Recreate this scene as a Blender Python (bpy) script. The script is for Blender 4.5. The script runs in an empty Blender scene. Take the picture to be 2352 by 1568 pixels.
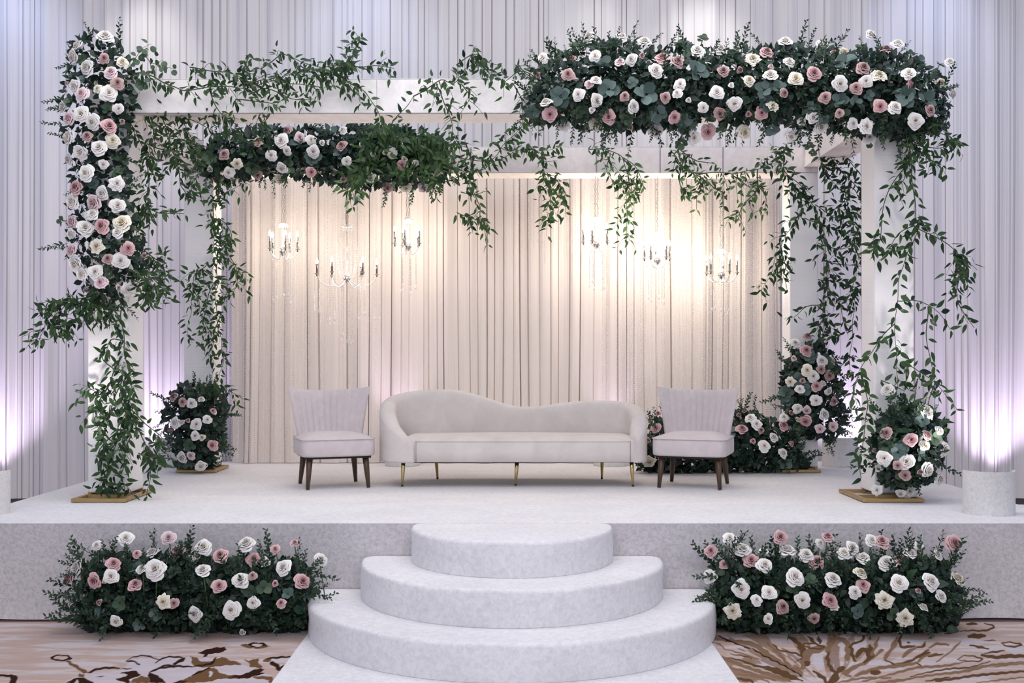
import bpy, bmesh, math, random
import numpy as np
from mathutils import Vector, Matrix

rng = random.Random(11)
nrg = np.random.default_rng(5)
SC = bpy.context.scene
COL = SC.collection
F, CX, CY, EYE = 2500.0, 1176.0, 823.0, 1.6      # focal length in pixels, principal point, eye height
ST = 0.6                                          # stage top
def P(px, py, d):
    """world point at depth d (metres in front of the lens) seen at pixel px, py"""
    return Vector(((px - CX) * d / F, d, EYE - (py - CY) * d / F))

# ------------------------------------------------------------------ camera
cam_d = bpy.data.cameras.new('camera')
cam = bpy.data.objects.new('camera', cam_d)
COL.objects.link(cam)
cam.location = (0, 0, EYE)
cam.rotation_euler = (math.pi / 2, 0, 0)
cam_d.sensor_width = 36.0
cam_d.lens = 36.0 * F / 2352.0
cam_d.shift_y = (CY - 784.0) / 2352.0
cam_d.clip_end = 60
SC.camera = cam

# ------------------------------------------------------------------ world, lights, exposure
w = bpy.data.worlds.new('ballroom_air')
SC.world = w
w.use_nodes = True
bg = w.node_tree.nodes['Background']
bg.inputs[0].default_value = (0.68, 0.76, 1.0, 1)
bg.inputs[1].default_value = 0.50

def light(name, kind, loc, power, color, target=None, parent=None, **kw):
    d = bpy.data.lights.new(name, kind)
    d.energy = power
    d.color = color
    for k, v in kw.items():
        setattr(d, k, v)
    o = bpy.data.objects.new(name, d)
    COL.objects.link(o)
    o.location = loc
    if target is not None:
        o.rotation_euler = (Vector(target) - Vector(loc)).to_track_quat('-Z', 'Y').to_euler()
    if parent is not None:
        o.parent = parent
    return o

light('ceiling_light_front', 'AREA', (0.0, 3.4, 5.9), 110, (1.0, 0.965, 0.95), (0, 8.2, 0.6), shape='RECTANGLE', size=7.0, size_y=2.2)
light('hall_fill_light', 'AREA', (0.0, -4.5, 5.2), 430, (1.0, 0.965, 0.955), (0, 9.0, 2.0), shape='RECTANGLE', size=9.0, size_y=2.5)  # unseen frontal fill, added to brighten the posts and other front faces
light('ceiling_light_stage', 'AREA', (0.0, 6.4, 6.2), 185, (1.0, 0.965, 0.95), (0, 7.2, 0), shape='RECTANGLE', size=7.0, size_y=2.0)
for sx, sp in ((-3.75, 90), (0.9, 40), (1.95, 110)):
    light('ceiling_downlight', 'SPOT', (sx, 10.55, 6.0), sp, (1.0, 0.97, 0.92), (sx, 11.3, 3.0), spot_size=1.1, spot_blend=1.0, shadow_soft_size=0.1)
for sx, sp in ((-5.2, 90), (-1.5, 55), (4.3, 70)):
    light('blue_wash_light', 'SPOT', (sx, 10.2, 6.1), sp, (0.50, 0.62, 1.0), (sx, 11.2, 4.3), spot_size=1.3, spot_blend=1.0, shadow_soft_size=0.15)
VIO = (0.87, 0.70, 1.0)
UP = [(-5.3, 10.84, 0.2, 165), (-3.5, 10.86, 0.3, 170), (3.4, 10.86, 0.3, 150), (4.95, 10.84, 0.2, 150)]
for ux, uy, uz, pw in UP:
    light('uplight_lamp', 'SPOT', (ux, uy, uz), pw, VIO, (ux, 11.2, uz + 3.0), spot_size=1.5, spot_blend=1.0, shadow_soft_size=0.05)
for ux in (-3.36, 3.07):
    light('uplight_lamp', 'SPOT', (ux, 7.06, 0.74), 60, (1.0, 0.93, 0.94), (ux * .66, 7.75, 3.0), spot_size=1.9, spot_blend=0.9, shadow_soft_size=0.05)
for ux in (-1.07, 0.95):
    light('uplight_lamp', 'SPOT', (ux, 10.2, 0.72), 42, VIO, (ux, 10.40, 2.2), spot_size=1.2, spot_blend=1.0, shadow_soft_size=0.04)

SC.view_settings.view_transform = 'Standard'
SC.view_settings.look = 'None'
SC.view_settings.gamma = 1.0
SC.view_settings.use_curve_mapping = False
SC.view_settings.exposure = -0.13
SC.cycles.max_bounces = 8
SC.cycles.transparent_max_bounces = 12
SC.cycles.caustics_reflective = False
SC.cycles.caustics_refractive = False
SC.cycles.sample_clamp_indirect = 4.0

# ------------------------------------------------------------------ materials
def lin(c):
    return tuple(((v / 255) / 12.92 if v / 255 <= 0.04045 else ((v / 255 + 0.055) / 1.055) ** 2.4) for v in c)
MATS = {}
def new_mat(name):
    m = bpy.data.materials.new(name)
    m.use_nodes = True
    nt = m.node_tree
    return m, nt, nt.nodes['Principled BSDF']
def N(nt, kind, **kw):
    n = nt.nodes.new(kind)
    for k, v in kw.items():
        setattr(n, k, v)
    return n
def setin(node, **kw):
    for k, v in kw.items():
        node.inputs[k.replace('_', ' ')].default_value = v
def ramp(nt, stops):
    r = N(nt, 'ShaderNodeValToRGB')
    el = r.color_ramp.elements
    while len(el) < len(stops):
        el.new(0.5)
    for e, (p, c) in zip(el, stops):
        e.position = p
        e.color = (*c, 1)
    return r

def velvet(name, base, var, scale=55, bump=0.25, rough=0.75, stretch=(1, 1, 1)):
    """crushed velvet: short bright and dark marks on a plain cloth"""
    m, nt, b = new_mat(name)
    tc = N(nt, 'ShaderNodeTexCoord')
    mp = N(nt, 'ShaderNodeMapping')
    mp.inputs['Scale'].default_value = stretch
    nt.links.new(tc.outputs['Object'], mp.inputs[0])
    n1 = N(nt, 'ShaderNodeTexNoise'); setin(n1, Scale=scale, Detail=6.0, Roughness=0.7, Distortion=0.7)
    n2 = N(nt, 'ShaderNodeTexNoise'); setin(n2, Scale=2.5, Detail=2.0)
    nt.links.new(mp.outputs[0], n1.inputs['Vector']); nt.links.new(mp.outputs[0], n2.inputs['Vector'])
    r = ramp(nt, [(0.33, var), (0.55, base), (0.7, tuple(min(1, c * 1.06) for c in base))])
    nt.links.new(n1.outputs['Fac'], r.inputs[0])
    mx = N(nt, 'ShaderNodeMix', data_type='RGBA', blend_type='MULTIPLY')
    mx.inputs['Factor'].default_value = 0.35
    r2 = ramp(nt, [(0.35, (0.82, 0.80, 0.82)), (0.65, (1, 1, 1))])
    nt.links.new(n2.outputs['Fac'], r2.inputs[0])
    nt.links.new(r.outputs[0], mx.inputs['A']); nt.links.new(r2.outputs[0], mx.inputs['B'])
    nt.links.new(mx.outputs['Result'], b.inputs['Base Color'])
    bp = N(nt, 'ShaderNodeBump'); setin(bp, Strength=bump, Distance=0.006)
    nt.links.new(n1.outputs['Fac'], bp.inputs['Height'])
    nt.links.new(bp.outputs[0], b.inputs['Normal'])
    setin(b, Roughness=rough)
    b.inputs['Specular IOR Level'].default_value = 0.2
    b.inputs['Sheen Weight'].default_value = 0.15
    MATS[name] = m
    return m

velvet('stage_velvet', (0.82, 0.795, 0.79), (0.68, 0.65, 0.655), 30, 0.5, stretch=(1, 1.6, 1))
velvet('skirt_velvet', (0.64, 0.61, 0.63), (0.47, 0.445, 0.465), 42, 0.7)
velvet('step_velvet', (0.79, 0.775, 0.795), (0.68, 0.66, 0.69), 32, 0.5)
velvet('cover_velvet', (0.72, 0.71, 0.70), (0.58, 0.57, 0.57), 60, 0.3)
velvet('beam_velvet', (0.87, 0.845, 0.835), (0.75, 0.73, 0.735), 9, 0.3)
velvet('chair_velvet', (0.65, 0.58, 0.585), (0.60, 0.535, 0.545), 12, 0.05)
velvet('sofa_velvet', (0.68, 0.625, 0.595), (0.63, 0.575, 0.55), 5, 0.04)

def drape_mat(name, base):
    m, nt, b = new_mat(name)
    tc = N(nt, 'ShaderNodeTexCoord')
    mp = N(nt, 'ShaderNodeMapping'); mp.inputs['Scale'].default_value = (60, 60, 1.2)
    nt.links.new(tc.outputs['Object'], mp.inputs[0])
    n = N(nt, 'ShaderNodeTexNoise'); setin(n, Scale=1.0, Detail=3.0)
    nt.links.new(mp.outputs[0], n.inputs['Vector'])
    r = ramp(nt, [(0.3, tuple(c * 0.93 for c in base)), (0.7, base)])
    nt.links.new(n.outputs['Fac'], r.inputs[0])
    nt.links.new(r.outputs[0], b.inputs['Base Color'])
    setin(b, Roughness=0.6)
    b.inputs['Specular IOR Level'].default_value = 0.15
    b.inputs['Sheen Weight'].default_value = 0.1
    MATS[name] = m
drape_mat('wall_drape', (0.715, 0.69, 0.705))
drape_mat('inner_drape', (0.735, 0.655, 0.615))

def stretch_mat(name, base):
    """stretch cloth pulled round the posts, fine level wrinkles"""
    m, nt, b = new_mat(name)
    tc = N(nt, 'ShaderNodeTexCoord')
    mp = N(nt, 'ShaderNodeMapping'); mp.inputs['Scale'].default_value = (1.2, 1.2, 26)
    nt.links.new(tc.outputs['Object'], mp.inputs[0])
    n = N(nt, 'ShaderNodeTexNoise'); setin(n, Scale=1.0, Detail=3.0, Distortion=0.8)
    nt.links.new(mp.outputs[0], n.inputs['Vector'])
    n2 = N(nt, 'ShaderNodeTexNoise'); setin(n2, Scale=3.0, Detail=3.0)
    nt.links.new(tc.outputs['Object'], n2.inputs['Vector'])
    r = ramp(nt, [(0.3, tuple(c * 0.93 for c in base)), (0.7, base)])
    nt.links.new(n2.outputs['Fac'], r.inputs[0]); nt.links.new(r.outputs[0], b.inputs['Base Color'])
    bp = N(nt, 'ShaderNodeBump'); setin(bp, Strength=0.22, Distance=0.012)
    nt.links.new(n.outputs['Fac'], bp.inputs['Height']); nt.links.new(bp.outputs[0], b.inputs['Normal'])
    setin(b, Roughness=0.55)
    b.inputs['Specular IOR Level'].default_value = 0.25
    MATS[name] = m
stretch_mat('post_cloth', (0.88, 0.855, 0.855))

def plain(name, color, rough=0.5, metal=0.0, spec=0.5):
    m, nt, b = new_mat(name)
    tc = N(nt, 'ShaderNodeTexCoord')
    n = N(nt, 'ShaderNodeTexNoise'); setin(n, Scale=18.0, Detail=3.0)
    nt.links.new(tc.outputs['Object'], n.inputs['Vector'])
    r = ramp(nt, [(0.3, tuple(c * 0.88 for c in color)), (0.7, color)])
    nt.links.new(n.outputs['Fac'], r.inputs[0]); nt.links.new(r.outputs[0], b.inputs['Base Color'])
    setin(b, Roughness=rough, Metallic=metal)
    b.inputs['Specular IOR Level'].default_value = spec
    MATS[name] = m
    return m
plain('gold', (0.74, 0.60, 0.28), 0.22, 1.0)
plain('aged_gold', (0.50, 0.34, 0.15), 0.4, 0.8)
plain('chrome', (0.50, 0.48, 0.46), 0.15, 1.0)
plain('candle_steel', (0.23, 0.20, 0.19), 0.25, 0.9)
plain('black_rubber', (0.015, 0.015, 0.017), 0.7)
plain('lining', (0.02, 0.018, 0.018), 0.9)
plain('seam_grey', (0.36, 0.34, 0.36), 0.7)
plain('panel_cloth', (0.80, 0.735, 0.725), 0.7, 0, 0.2)
plain('soffit_bounce_cloth', (0.92, 0.85, 0.785), 0.7, 0, 0.2)  # light bounced off the stage is put into this paler, warmer colour
plain('wall_paint', (0.55, 0.52, 0.52), 0.8)
plain('stem_green', (0.10, 0.14, 0.06), 0.6)
plain('vine_stem', (0.055, 0.06, 0.035), 0.6)
plain('lens_black', (0.02, 0.02, 0.02), 0.3)

def wood_mat():
    m, nt, b = new_mat('dark_wood')
    tc = N(nt, 'ShaderNodeTexCoord')
    mp = N(nt, 'ShaderNodeMapping'); mp.inputs['Scale'].default_value = (60, 60, 4)
    nt.links.new(tc.outputs['Object'], mp.inputs[0])
    n = N(nt, 'ShaderNodeTexNoise'); setin(n, Scale=1.0, Detail=4.0)
    nt.links.new(mp.outputs[0], n.inputs['Vector'])
    r = ramp(nt, [(0.3, (0.035, 0.019, 0.010)), (0.7, (0.10, 0.055, 0.028))])
    nt.links.new(n.outputs['Fac'], r.inputs[0]); nt.links.new(r.outputs[0], b.inputs['Base Color'])
    setin(b, Roughness=0.35)
    MATS['dark_wood'] = m
wood_mat()

def leaf_mat(name, c1, c2, per_island=False, rough=0.42, transl=0.25):
    m, nt, b = new_mat(name)
    if per_island:
        g = N(nt, 'ShaderNodeNewGeometry'); fac = g.outputs['Random Per Island']
    else:
        g = N(nt, 'ShaderNodeObjectInfo'); fac = g.outputs['Random']
    r = ramp(nt, [(0.0, c1), (1.0, c2)])
    nt.links.new(fac, r.inputs[0])
    nt.links.new(r.outputs[0], b.inputs['Base Color'])
    setin(b, Roughness=rough)
    b.inputs['Specular IOR Level'].default_value = 0.35
    t = N(nt, 'ShaderNodeBsdfTranslucent')
    hs = N(nt, 'ShaderNodeHueSaturation'); setin(hs, Value=1.5, Saturation=1.15)
    nt.links.new(r.outputs[0], hs.inputs['Color']); nt.links.new(hs.outputs[0], t.inputs[0])
    mx = N(nt, 'ShaderNodeMixShader'); mx.inputs[0].default_value = transl
    nt.links.new(b.outputs[0], mx.inputs[1]); nt.links.new(t.outputs[0], mx.inputs[2])
    nt.links.new(mx.outputs[0], nt.nodes['Material Output'].inputs[0])
    MATS[name] = m
leaf_mat('smilax_leaf', (0.006, 0.024, 0.012), (0.048, 0.10, 0.032), transl=0.3)
leaf_mat('smilax_bright', (0.035, 0.085, 0.035), (0.10, 0.18, 0.07), transl=0.35)
leaf_mat('filler_leaf', (0.006, 0.018, 0.014), (0.022, 0.048, 0.032), True, transl=0.1)
leaf_mat('salal_leaf', (0.008, 0.028, 0.018), (0.03, 0.07, 0.035), transl=0.15)
leaf_mat('eucalyptus_leaf', (0.055, 0.095, 0.085), (0.15, 0.21, 0.20), rough=0.6, transl=0.15)
leaf_mat('eucalyptus_green', (0.04, 0.08, 0.05), (0.10, 0.15, 0.09), rough=0.55, transl=0.15)
leaf_mat('sprig_leaf', (0.018, 0.042, 0.024), (0.055, 0.095, 0.06), transl=0.2)

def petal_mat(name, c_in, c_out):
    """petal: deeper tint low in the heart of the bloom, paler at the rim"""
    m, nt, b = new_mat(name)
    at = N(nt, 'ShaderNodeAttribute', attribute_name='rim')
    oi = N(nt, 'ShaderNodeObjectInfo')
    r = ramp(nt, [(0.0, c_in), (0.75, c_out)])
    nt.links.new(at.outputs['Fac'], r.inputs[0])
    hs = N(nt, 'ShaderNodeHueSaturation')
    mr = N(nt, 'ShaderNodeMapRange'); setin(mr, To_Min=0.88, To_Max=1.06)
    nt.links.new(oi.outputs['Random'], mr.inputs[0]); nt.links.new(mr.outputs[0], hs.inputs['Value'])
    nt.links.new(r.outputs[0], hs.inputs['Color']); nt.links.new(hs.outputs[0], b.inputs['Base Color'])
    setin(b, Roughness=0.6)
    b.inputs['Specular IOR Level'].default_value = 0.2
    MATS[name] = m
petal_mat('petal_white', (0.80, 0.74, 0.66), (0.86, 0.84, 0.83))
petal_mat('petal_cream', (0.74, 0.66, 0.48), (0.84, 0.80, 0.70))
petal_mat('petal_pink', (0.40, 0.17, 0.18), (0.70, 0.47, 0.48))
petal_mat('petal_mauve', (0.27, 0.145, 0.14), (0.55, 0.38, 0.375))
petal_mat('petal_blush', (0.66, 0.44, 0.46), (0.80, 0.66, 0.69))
PET = {'w': 'petal_white', 'c': 'petal_cream', 'p': 'petal_pink', 'm': 'petal_mauve', 'b': 'petal_blush'}

def glass_mat(name, clear, tint=(1, 1, 1)):
    m, nt, b = new_mat(name)
    tr = N(nt, 'ShaderNodeBsdfTransparent'); tr.inputs[0].default_value = (*tint, 1)
    setin(b, Roughness=0.08)
    b.inputs['Base Color'].default_value = (0.93, 0.91, 0.89, 1)
    b.inputs['Specular IOR Level'].default_value = 1.0
    fr = N(nt, 'ShaderNodeFresnel'); setin(fr, IOR=1.5)
    mr = N(nt, 'ShaderNodeMapRange'); setin(mr, To_Min=1 - clear, To_Max=1.0)
    nt.links.new(fr.outputs[0], mr.inputs[0])
    mx = N(nt, 'ShaderNodeMixShader')
    nt.links.new(mr.outputs[0], mx.inputs[0])
    nt.links.new(tr.outputs[0], mx.inputs[1]); nt.links.new(b.outputs[0], mx.inputs[2])
    nt.links.new(mx.outputs[0], nt.nodes['Material Output'].inputs[0])
    MATS[name] = m
glass_mat('crystal', 0.82, (0.97, 0.95, 0.93))
glass_mat('bead_glass', 0.5, (0.98, 0.96, 0.95))
def emit_mat(name, col, st):
    m, nt, b = new_mat(name)
    setin(b, Roughness=0.3)
    b.inputs['Base Color'].default_value = (0.9, 0.88, 0.84, 1)
    b.inputs['Emission Color'].default_value = (*col, 1)
    b.inputs['Emission Strength'].default_value = st
    MATS[name] = m
emit_mat('lit_bulb', (1.0, 0.93, 0.80), 14.0)
emit_mat('lamp_lens', (0.90, 0.78, 1.0), 5.0)

def carpet_mat():
    m, nt, b = new_mat('carpet')
    tc = N(nt, 'ShaderNodeTexCoord')
    at = N(nt, 'ShaderNodeAttribute', attribute_name='print')
    sp = N(nt, 'ShaderNodeSeparateColor'); nt.links.new(at.outputs['Color'], sp.inputs[0])
    mp = N(nt, 'ShaderNodeMapping'); mp.inputs['Rotation'].default_value = (0, 0, 0.25); mp.inputs['Scale'].default_value = (1.3, 5.5, 1)
    nt.links.new(tc.outputs['Object'], mp.inputs[0])
    n1 = N(nt, 'ShaderNodeTexNoise'); setin(n1, Scale=2.2, Detail=4.0, Distortion=0.7)
    nt.links.new(mp.outputs[0], n1.inputs['Vector'])
    r1 = ramp(nt, [(0.40, lin((184, 160, 151))), (0.50, lin((188, 167, 161))), (0.60, lin((197, 186, 188)))])
    nt.links.new(n1.outputs['Fac'], r1.inputs[0])
    n2 = N(nt, 'ShaderNodeTexNoise'); setin(n2, Scale=180.0, Detail=2.0)
    nt.links.new(tc.outputs['Object'], n2.inputs['Vector'])
    col = r1.outputs[0]
    for ch, c in (('Blue', (196, 188, 198)), ('Green', (122, 92, 64)), ('Red', (52, 30, 22))):
        mx = N(nt, 'ShaderNodeMix', data_type='RGBA')
        mx.inputs['B'].default_value = (*lin(c), 1)
        nt.links.new(sp.outputs[ch], mx.inputs['Factor']); nt.links.new(col, mx.inputs['A'])
        col = mx.outputs['Result']
    mm = N(nt, 'ShaderNodeMix', data_type='RGBA', blend_type='MULTIPLY'); mm.inputs['Factor'].default_value = 0.5
    r2 = ramp(nt, [(0.3, (0.72, 0.72, 0.72)), (0.7, (1.08, 1.08, 1.08))])
    nt.links.new(n2.outputs['Fac'], r2.inputs[0]); nt.links.new(col, mm.inputs['A']); nt.links.new(r2.outputs[0], mm.inputs['B'])
    nt.links.new(mm.outputs['Result'], b.inputs['Base Color'])
    bp = N(nt, 'ShaderNodeBump'); setin(bp, Strength=0.5, Distance=0.004)
    nt.links.new(n2.outputs['Fac'], bp.inputs['Height']); nt.links.new(bp.outputs[0], b.inputs['Normal'])
    setin(b, Roughness=0.95); b.inputs['Specular IOR Level'].default_value = 0.05
    MATS['carpet'] = m
carpet_mat()

# ------------------------------------------------------------------ mesh helpers
class MB:
    def __init__(self):
        self.v, self.f, self.smooth = [], [], []
    def add(self, verts, faces, smooth=False):
        o = len(self.v)
        self.v.extend([tuple(q) for q in verts])
        self.f.extend([tuple(i + o for i in fc) for fc in faces])
        self.smooth.extend([smooth] * len(faces))
        return self
    def box(self, x0, x1, y0, y1, z0, z1):
        vs = [(x0, y0, z0), (x1, y0, z0), (x1, y1, z0), (x0, y1, z0), (x0, y0, z1), (x1, y0, z1), (x1, y1, z1), (x0, y1, z1)]
        return self.add(vs, [(0, 3, 2, 1), (4, 5, 6, 7), (0, 1, 5, 4), (1, 2, 6, 5), (2, 3, 7, 6), (3, 0, 4, 7)])
    def tube(self, pts, r, n=6, caps=True):
        pts = [Vector(q) for q in pts]
        rs = r if isinstance(r, (list, tuple)) else [r] * len(pts)
        vs, fs = [], []
        up = None
        for i, q in enumerate(pts):
            t = (pts[min(i + 1, len(pts) - 1)] - pts[max(i - 1, 0)])
            t = t.normalized() if t.length > 1e-9 else Vector((0, 0, 1))
            if up is None:
                up = Vector((0, 0, 1)) if abs(t.z) < 0.9 else Vector((1, 0, 0))
            a = t.cross(up)
            if a.length < 1e-6:
                a = t.cross(Vector((1, 0, 0)) if abs(t.x) < .9 else Vector((0, 1, 0)))
            a.normalize(); b = a.cross(t).normalized(); up = b
            for k in range(n):
                an = 2 * math.pi * k / n
                vs.append(q + (a * math.cos(an) + b * math.sin(an)) * rs[i])
        for i in range(len(pts) - 1):
            for k in range(n):
                fs.append((i * n + k, i * n + (k + 1) % n, (i + 1) * n + (k + 1) % n, (i + 1) * n + k))
        if caps:
            fs.append(tuple(range(n))[::-1]); fs.append(tuple((len(pts) - 1) * n + k for k in range(n)))
        return self.add(vs, fs, True)
    def lathe(self, prof, c=(0, 0, 0), n=12):
        vs, fs = [], []
        for r, z in prof:
            for k in range(n):
                a = 2 * math.pi * k / n
                vs.append((c[0] + r * math.cos(a), c[1] + r * math.sin(a), c[2] + z))
        for i in range(len(prof) - 1):
            for k in range(n):
                fs.append((i * n + k, i * n + (k + 1) % n, (i + 1) * n + (k + 1) % n, (i + 1) * n + k))
        fs.append(tuple(range(n))[::-1]); fs.append(tuple((len(prof) - 1) * n + k for k in range(n)))
        return self.add(vs, fs, True)
    def grid(self, fn, nu, nv, smooth=True, flip=False):
        vs = [fn(i / (nu - 1), j / (nv - 1)) for j in range(nv) for i in range(nu)]
        fs = []
        for j in range(nv - 1):
            for i in range(nu - 1):
                q = (j * nu + i, j * nu + i + 1, (j + 1) * nu + i + 1, (j + 1) * nu + i)
                fs.append(q[::-1] if flip else q)
        return self.add(vs, fs, smooth)
    def mesh(self, name, mat):
        me = bpy.data.meshes.new(name)
        me.from_pydata(self.v, [], self.f)
        me.polygons.foreach_set('use_smooth', self.smooth)
        if mat:
            me.materials.append(MATS[mat])
        me.update()
        return me

def link(name, me, parent=None, loc=None, mw=None):
    o = bpy.data.objects.new(name, me)
    COL.objects.link(o)
    if parent is not None:
        o.parent = parent
    if mw is not None:
        o.matrix_basis = mw
    elif loc is not None:
        o.location = loc
    return o
def obj(name, mb, mat, parent=None, loc=None):
    return link(name, mb.mesh(name, mat), parent, loc)
def tag(o, label, cat, group=None, kind=None):
    o['label'] = label
    o['category'] = cat
    if group: o['group'] = group
    if kind: o['kind'] = kind
    return o
def thing(name, loc, label, cat, group=None, rz=0.0):
    o = link(name, None, None, loc)
    o.rotation_euler = (0, 0, rz)
    o.empty_display_size = 0.1
    return tag(o, label, cat, group)
def struct(o):
    o['kind'] = 'structure'
    return o
def bevel(o, w=0.01, seg=2):
    m = o.modifiers.new('bevel', 'BEVEL'); m.width = w; m.segments = seg; m.limit_method = 'ANGLE'
    return o
def np_mesh(name, V, Fq, mat, smooth=False):
    me = bpy.data.meshes.new(name)
    V = np.asarray(V, dtype=np.float32); Fq = np.asarray(Fq, dtype=np.int32)
    me.vertices.add(len(V)); me.vertices.foreach_set('co', V.ravel())
    k = Fq.shape[1]
    me.loops.add(Fq.size); me.loops.foreach_set('vertex_index', Fq.ravel())
    me.polygons.add(len(Fq)); me.polygons.foreach_set('loop_start', np.arange(0, Fq.size, k, dtype=np.int32))
    me.polygons.foreach_set('use_smooth', np.full(len(Fq), smooth))
    me.materials.append(MATS[mat])
    me.update(calc_edges=True)
    return me
def catmull(pts, n):
    pts = [np.array(q, float) for q in pts]
    ext = [2 * pts[0] - pts[1]] + pts + [2 * pts[-1] - pts[-2]]
    out = []
    segs = len(pts) - 1
    for i in range(n):
        s = i / (n - 1) * segs
        k = min(int(s), segs - 1); t = s - k
        a, b, c, d = ext[k:k + 4]
        out.append(0.5 * (2 * b + (c - a) * t + (2 * a - 5 * b + 4 * c - d) * t * t + (3 * b - a - 3 * c + d) * t ** 3))
    return out

# ------------------------------------------------------------------ setting: carpet floor with its print
LD = [  # left print, crop origin (0,1420), scale .3061 : (channel, kind, data)
 ('B', 'poly', [(560,440),(900,390),(1000,300),(1200,290),(1450,290),(1800,340),(2040,430),(2040,483),(480,483)]),
 ('R', 'ring', (460,295,80,24,54,14)),
 ('G', 'poly', [(485,320),(515,315),(670,405),(635,415)]),
 ('R', 'line', [(670,405),(730,380),(800,370),(890,372)], 17), ('R', 'line', [(900,378),(990,376)], 9),
 ('R', 'line', [(950,318),(1000,290),(1090,278),(1150,295),(1210,315)], 11), ('R', 'line', [(955,320),(1000,322),(1050,345)], 14),
 ('R', 'line', [(1170,330),(1230,295),(1300,287),(1390,297)], 14), ('R', 'line', [(1390,297),(1350,320),(1310,340)], 22),
 ('R', 'line', [(1200,370),(1240,350),(1300,355),(1440,362)], 17),
 ('G', 'poly', [(1430,280),(1490,300),(1500,320),(1560,325),(1640,300),(1670,288),(1720,310),(1810,335),(1810,347),(1700,350),(1560,368),(1450,362)]),
 ('R', 'line', [(1470,355),(1560,345),(1600,325),(1620,295)], 16),
 ('0', 'ell', (1555,308,50,14)),
 ('R', 'poly', [(1485,262),(1530,240),(1600,218),(1690,214),(1700,236),(1640,258),(1570,268),(1555,288),(1530,290),(1530,268)]),
 ('R', 'ring', (1930,200,78,20,40,12)), ('G', 'poly', [(1795,196),(1860,190),(1890,225),(1840,217)]), ('G', 'poly', [(1990,205),(2028,203),(1970,225),(1900,226)]),
 ('G', 'poly', [(1825,305),(1870,315),(1938,298),(1945,340),(1975,372),(1880,365),(1870,335)]),
 ('G', 'line', [(1985,320),(2030,300)], 26), ('R', 'line', [(2010,300),(2110,290),(2180,288)], 16), ('R', 'line', [(2030,330),(2070,350),(2095,380)], 34), ('R', 'line', [(2095,385),(2135,350)], 14),
 ('G', 'poly', [(1560,370),(1610,370),(1640,400),(1700,425),(1830,425),(1850,450),(1650,452),(1560,475),(1430,483),(1300,483),(1380,455),(1440,430),(1500,400)]),
 ('0', 'ell', (1580,415,14,22)),
 ('R', 'line', [(1440,425),(1500,400),(1570,372)], 18), ('R', 'poly', [(1820,420),(1900,385),(1960,372),(1985,385),(1950,405),(1995,412),(1900,432),(1850,450),(1700,440)]),
 ('G', 'poly', [(1000,455),(1060,430),(1110,440),(1130,483),(980,483)]),
 ('R', 'poly', [(905,410),(960,395),(1030,390),(1050,425),(1000,445),(960,455),(985,483),(940,483),(860,452),(940,438),(960,420)]),
 ('R', 'poly', [(1120,403),(1185,428),(1255,483),(1130,483),(1110,440)]), ('R', 'line', [(1120,405),(1200,372),(1300,362)], 18),
 ('R', 'poly', [(500,483),(560,450),(620,440),(700,478),(705,490),(600,490),(575,460),(545,490)]), ('G', 'poly', [(590,410),(640,420),(620,440),(595,435)]),
 ('R', 'line', [(730,436),(775,432)], 7),
 ('R', 'poly', [(-40,418),(60,420),(122,424),(132,450),(122,490),(66,490),(78,440),(-40,432)]),
 ('G', 'line', [(1900,440),(2030,450),(2030,475)], 26), ('R', 'line', [(1400,470),(1300,483)], 18),
]
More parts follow.
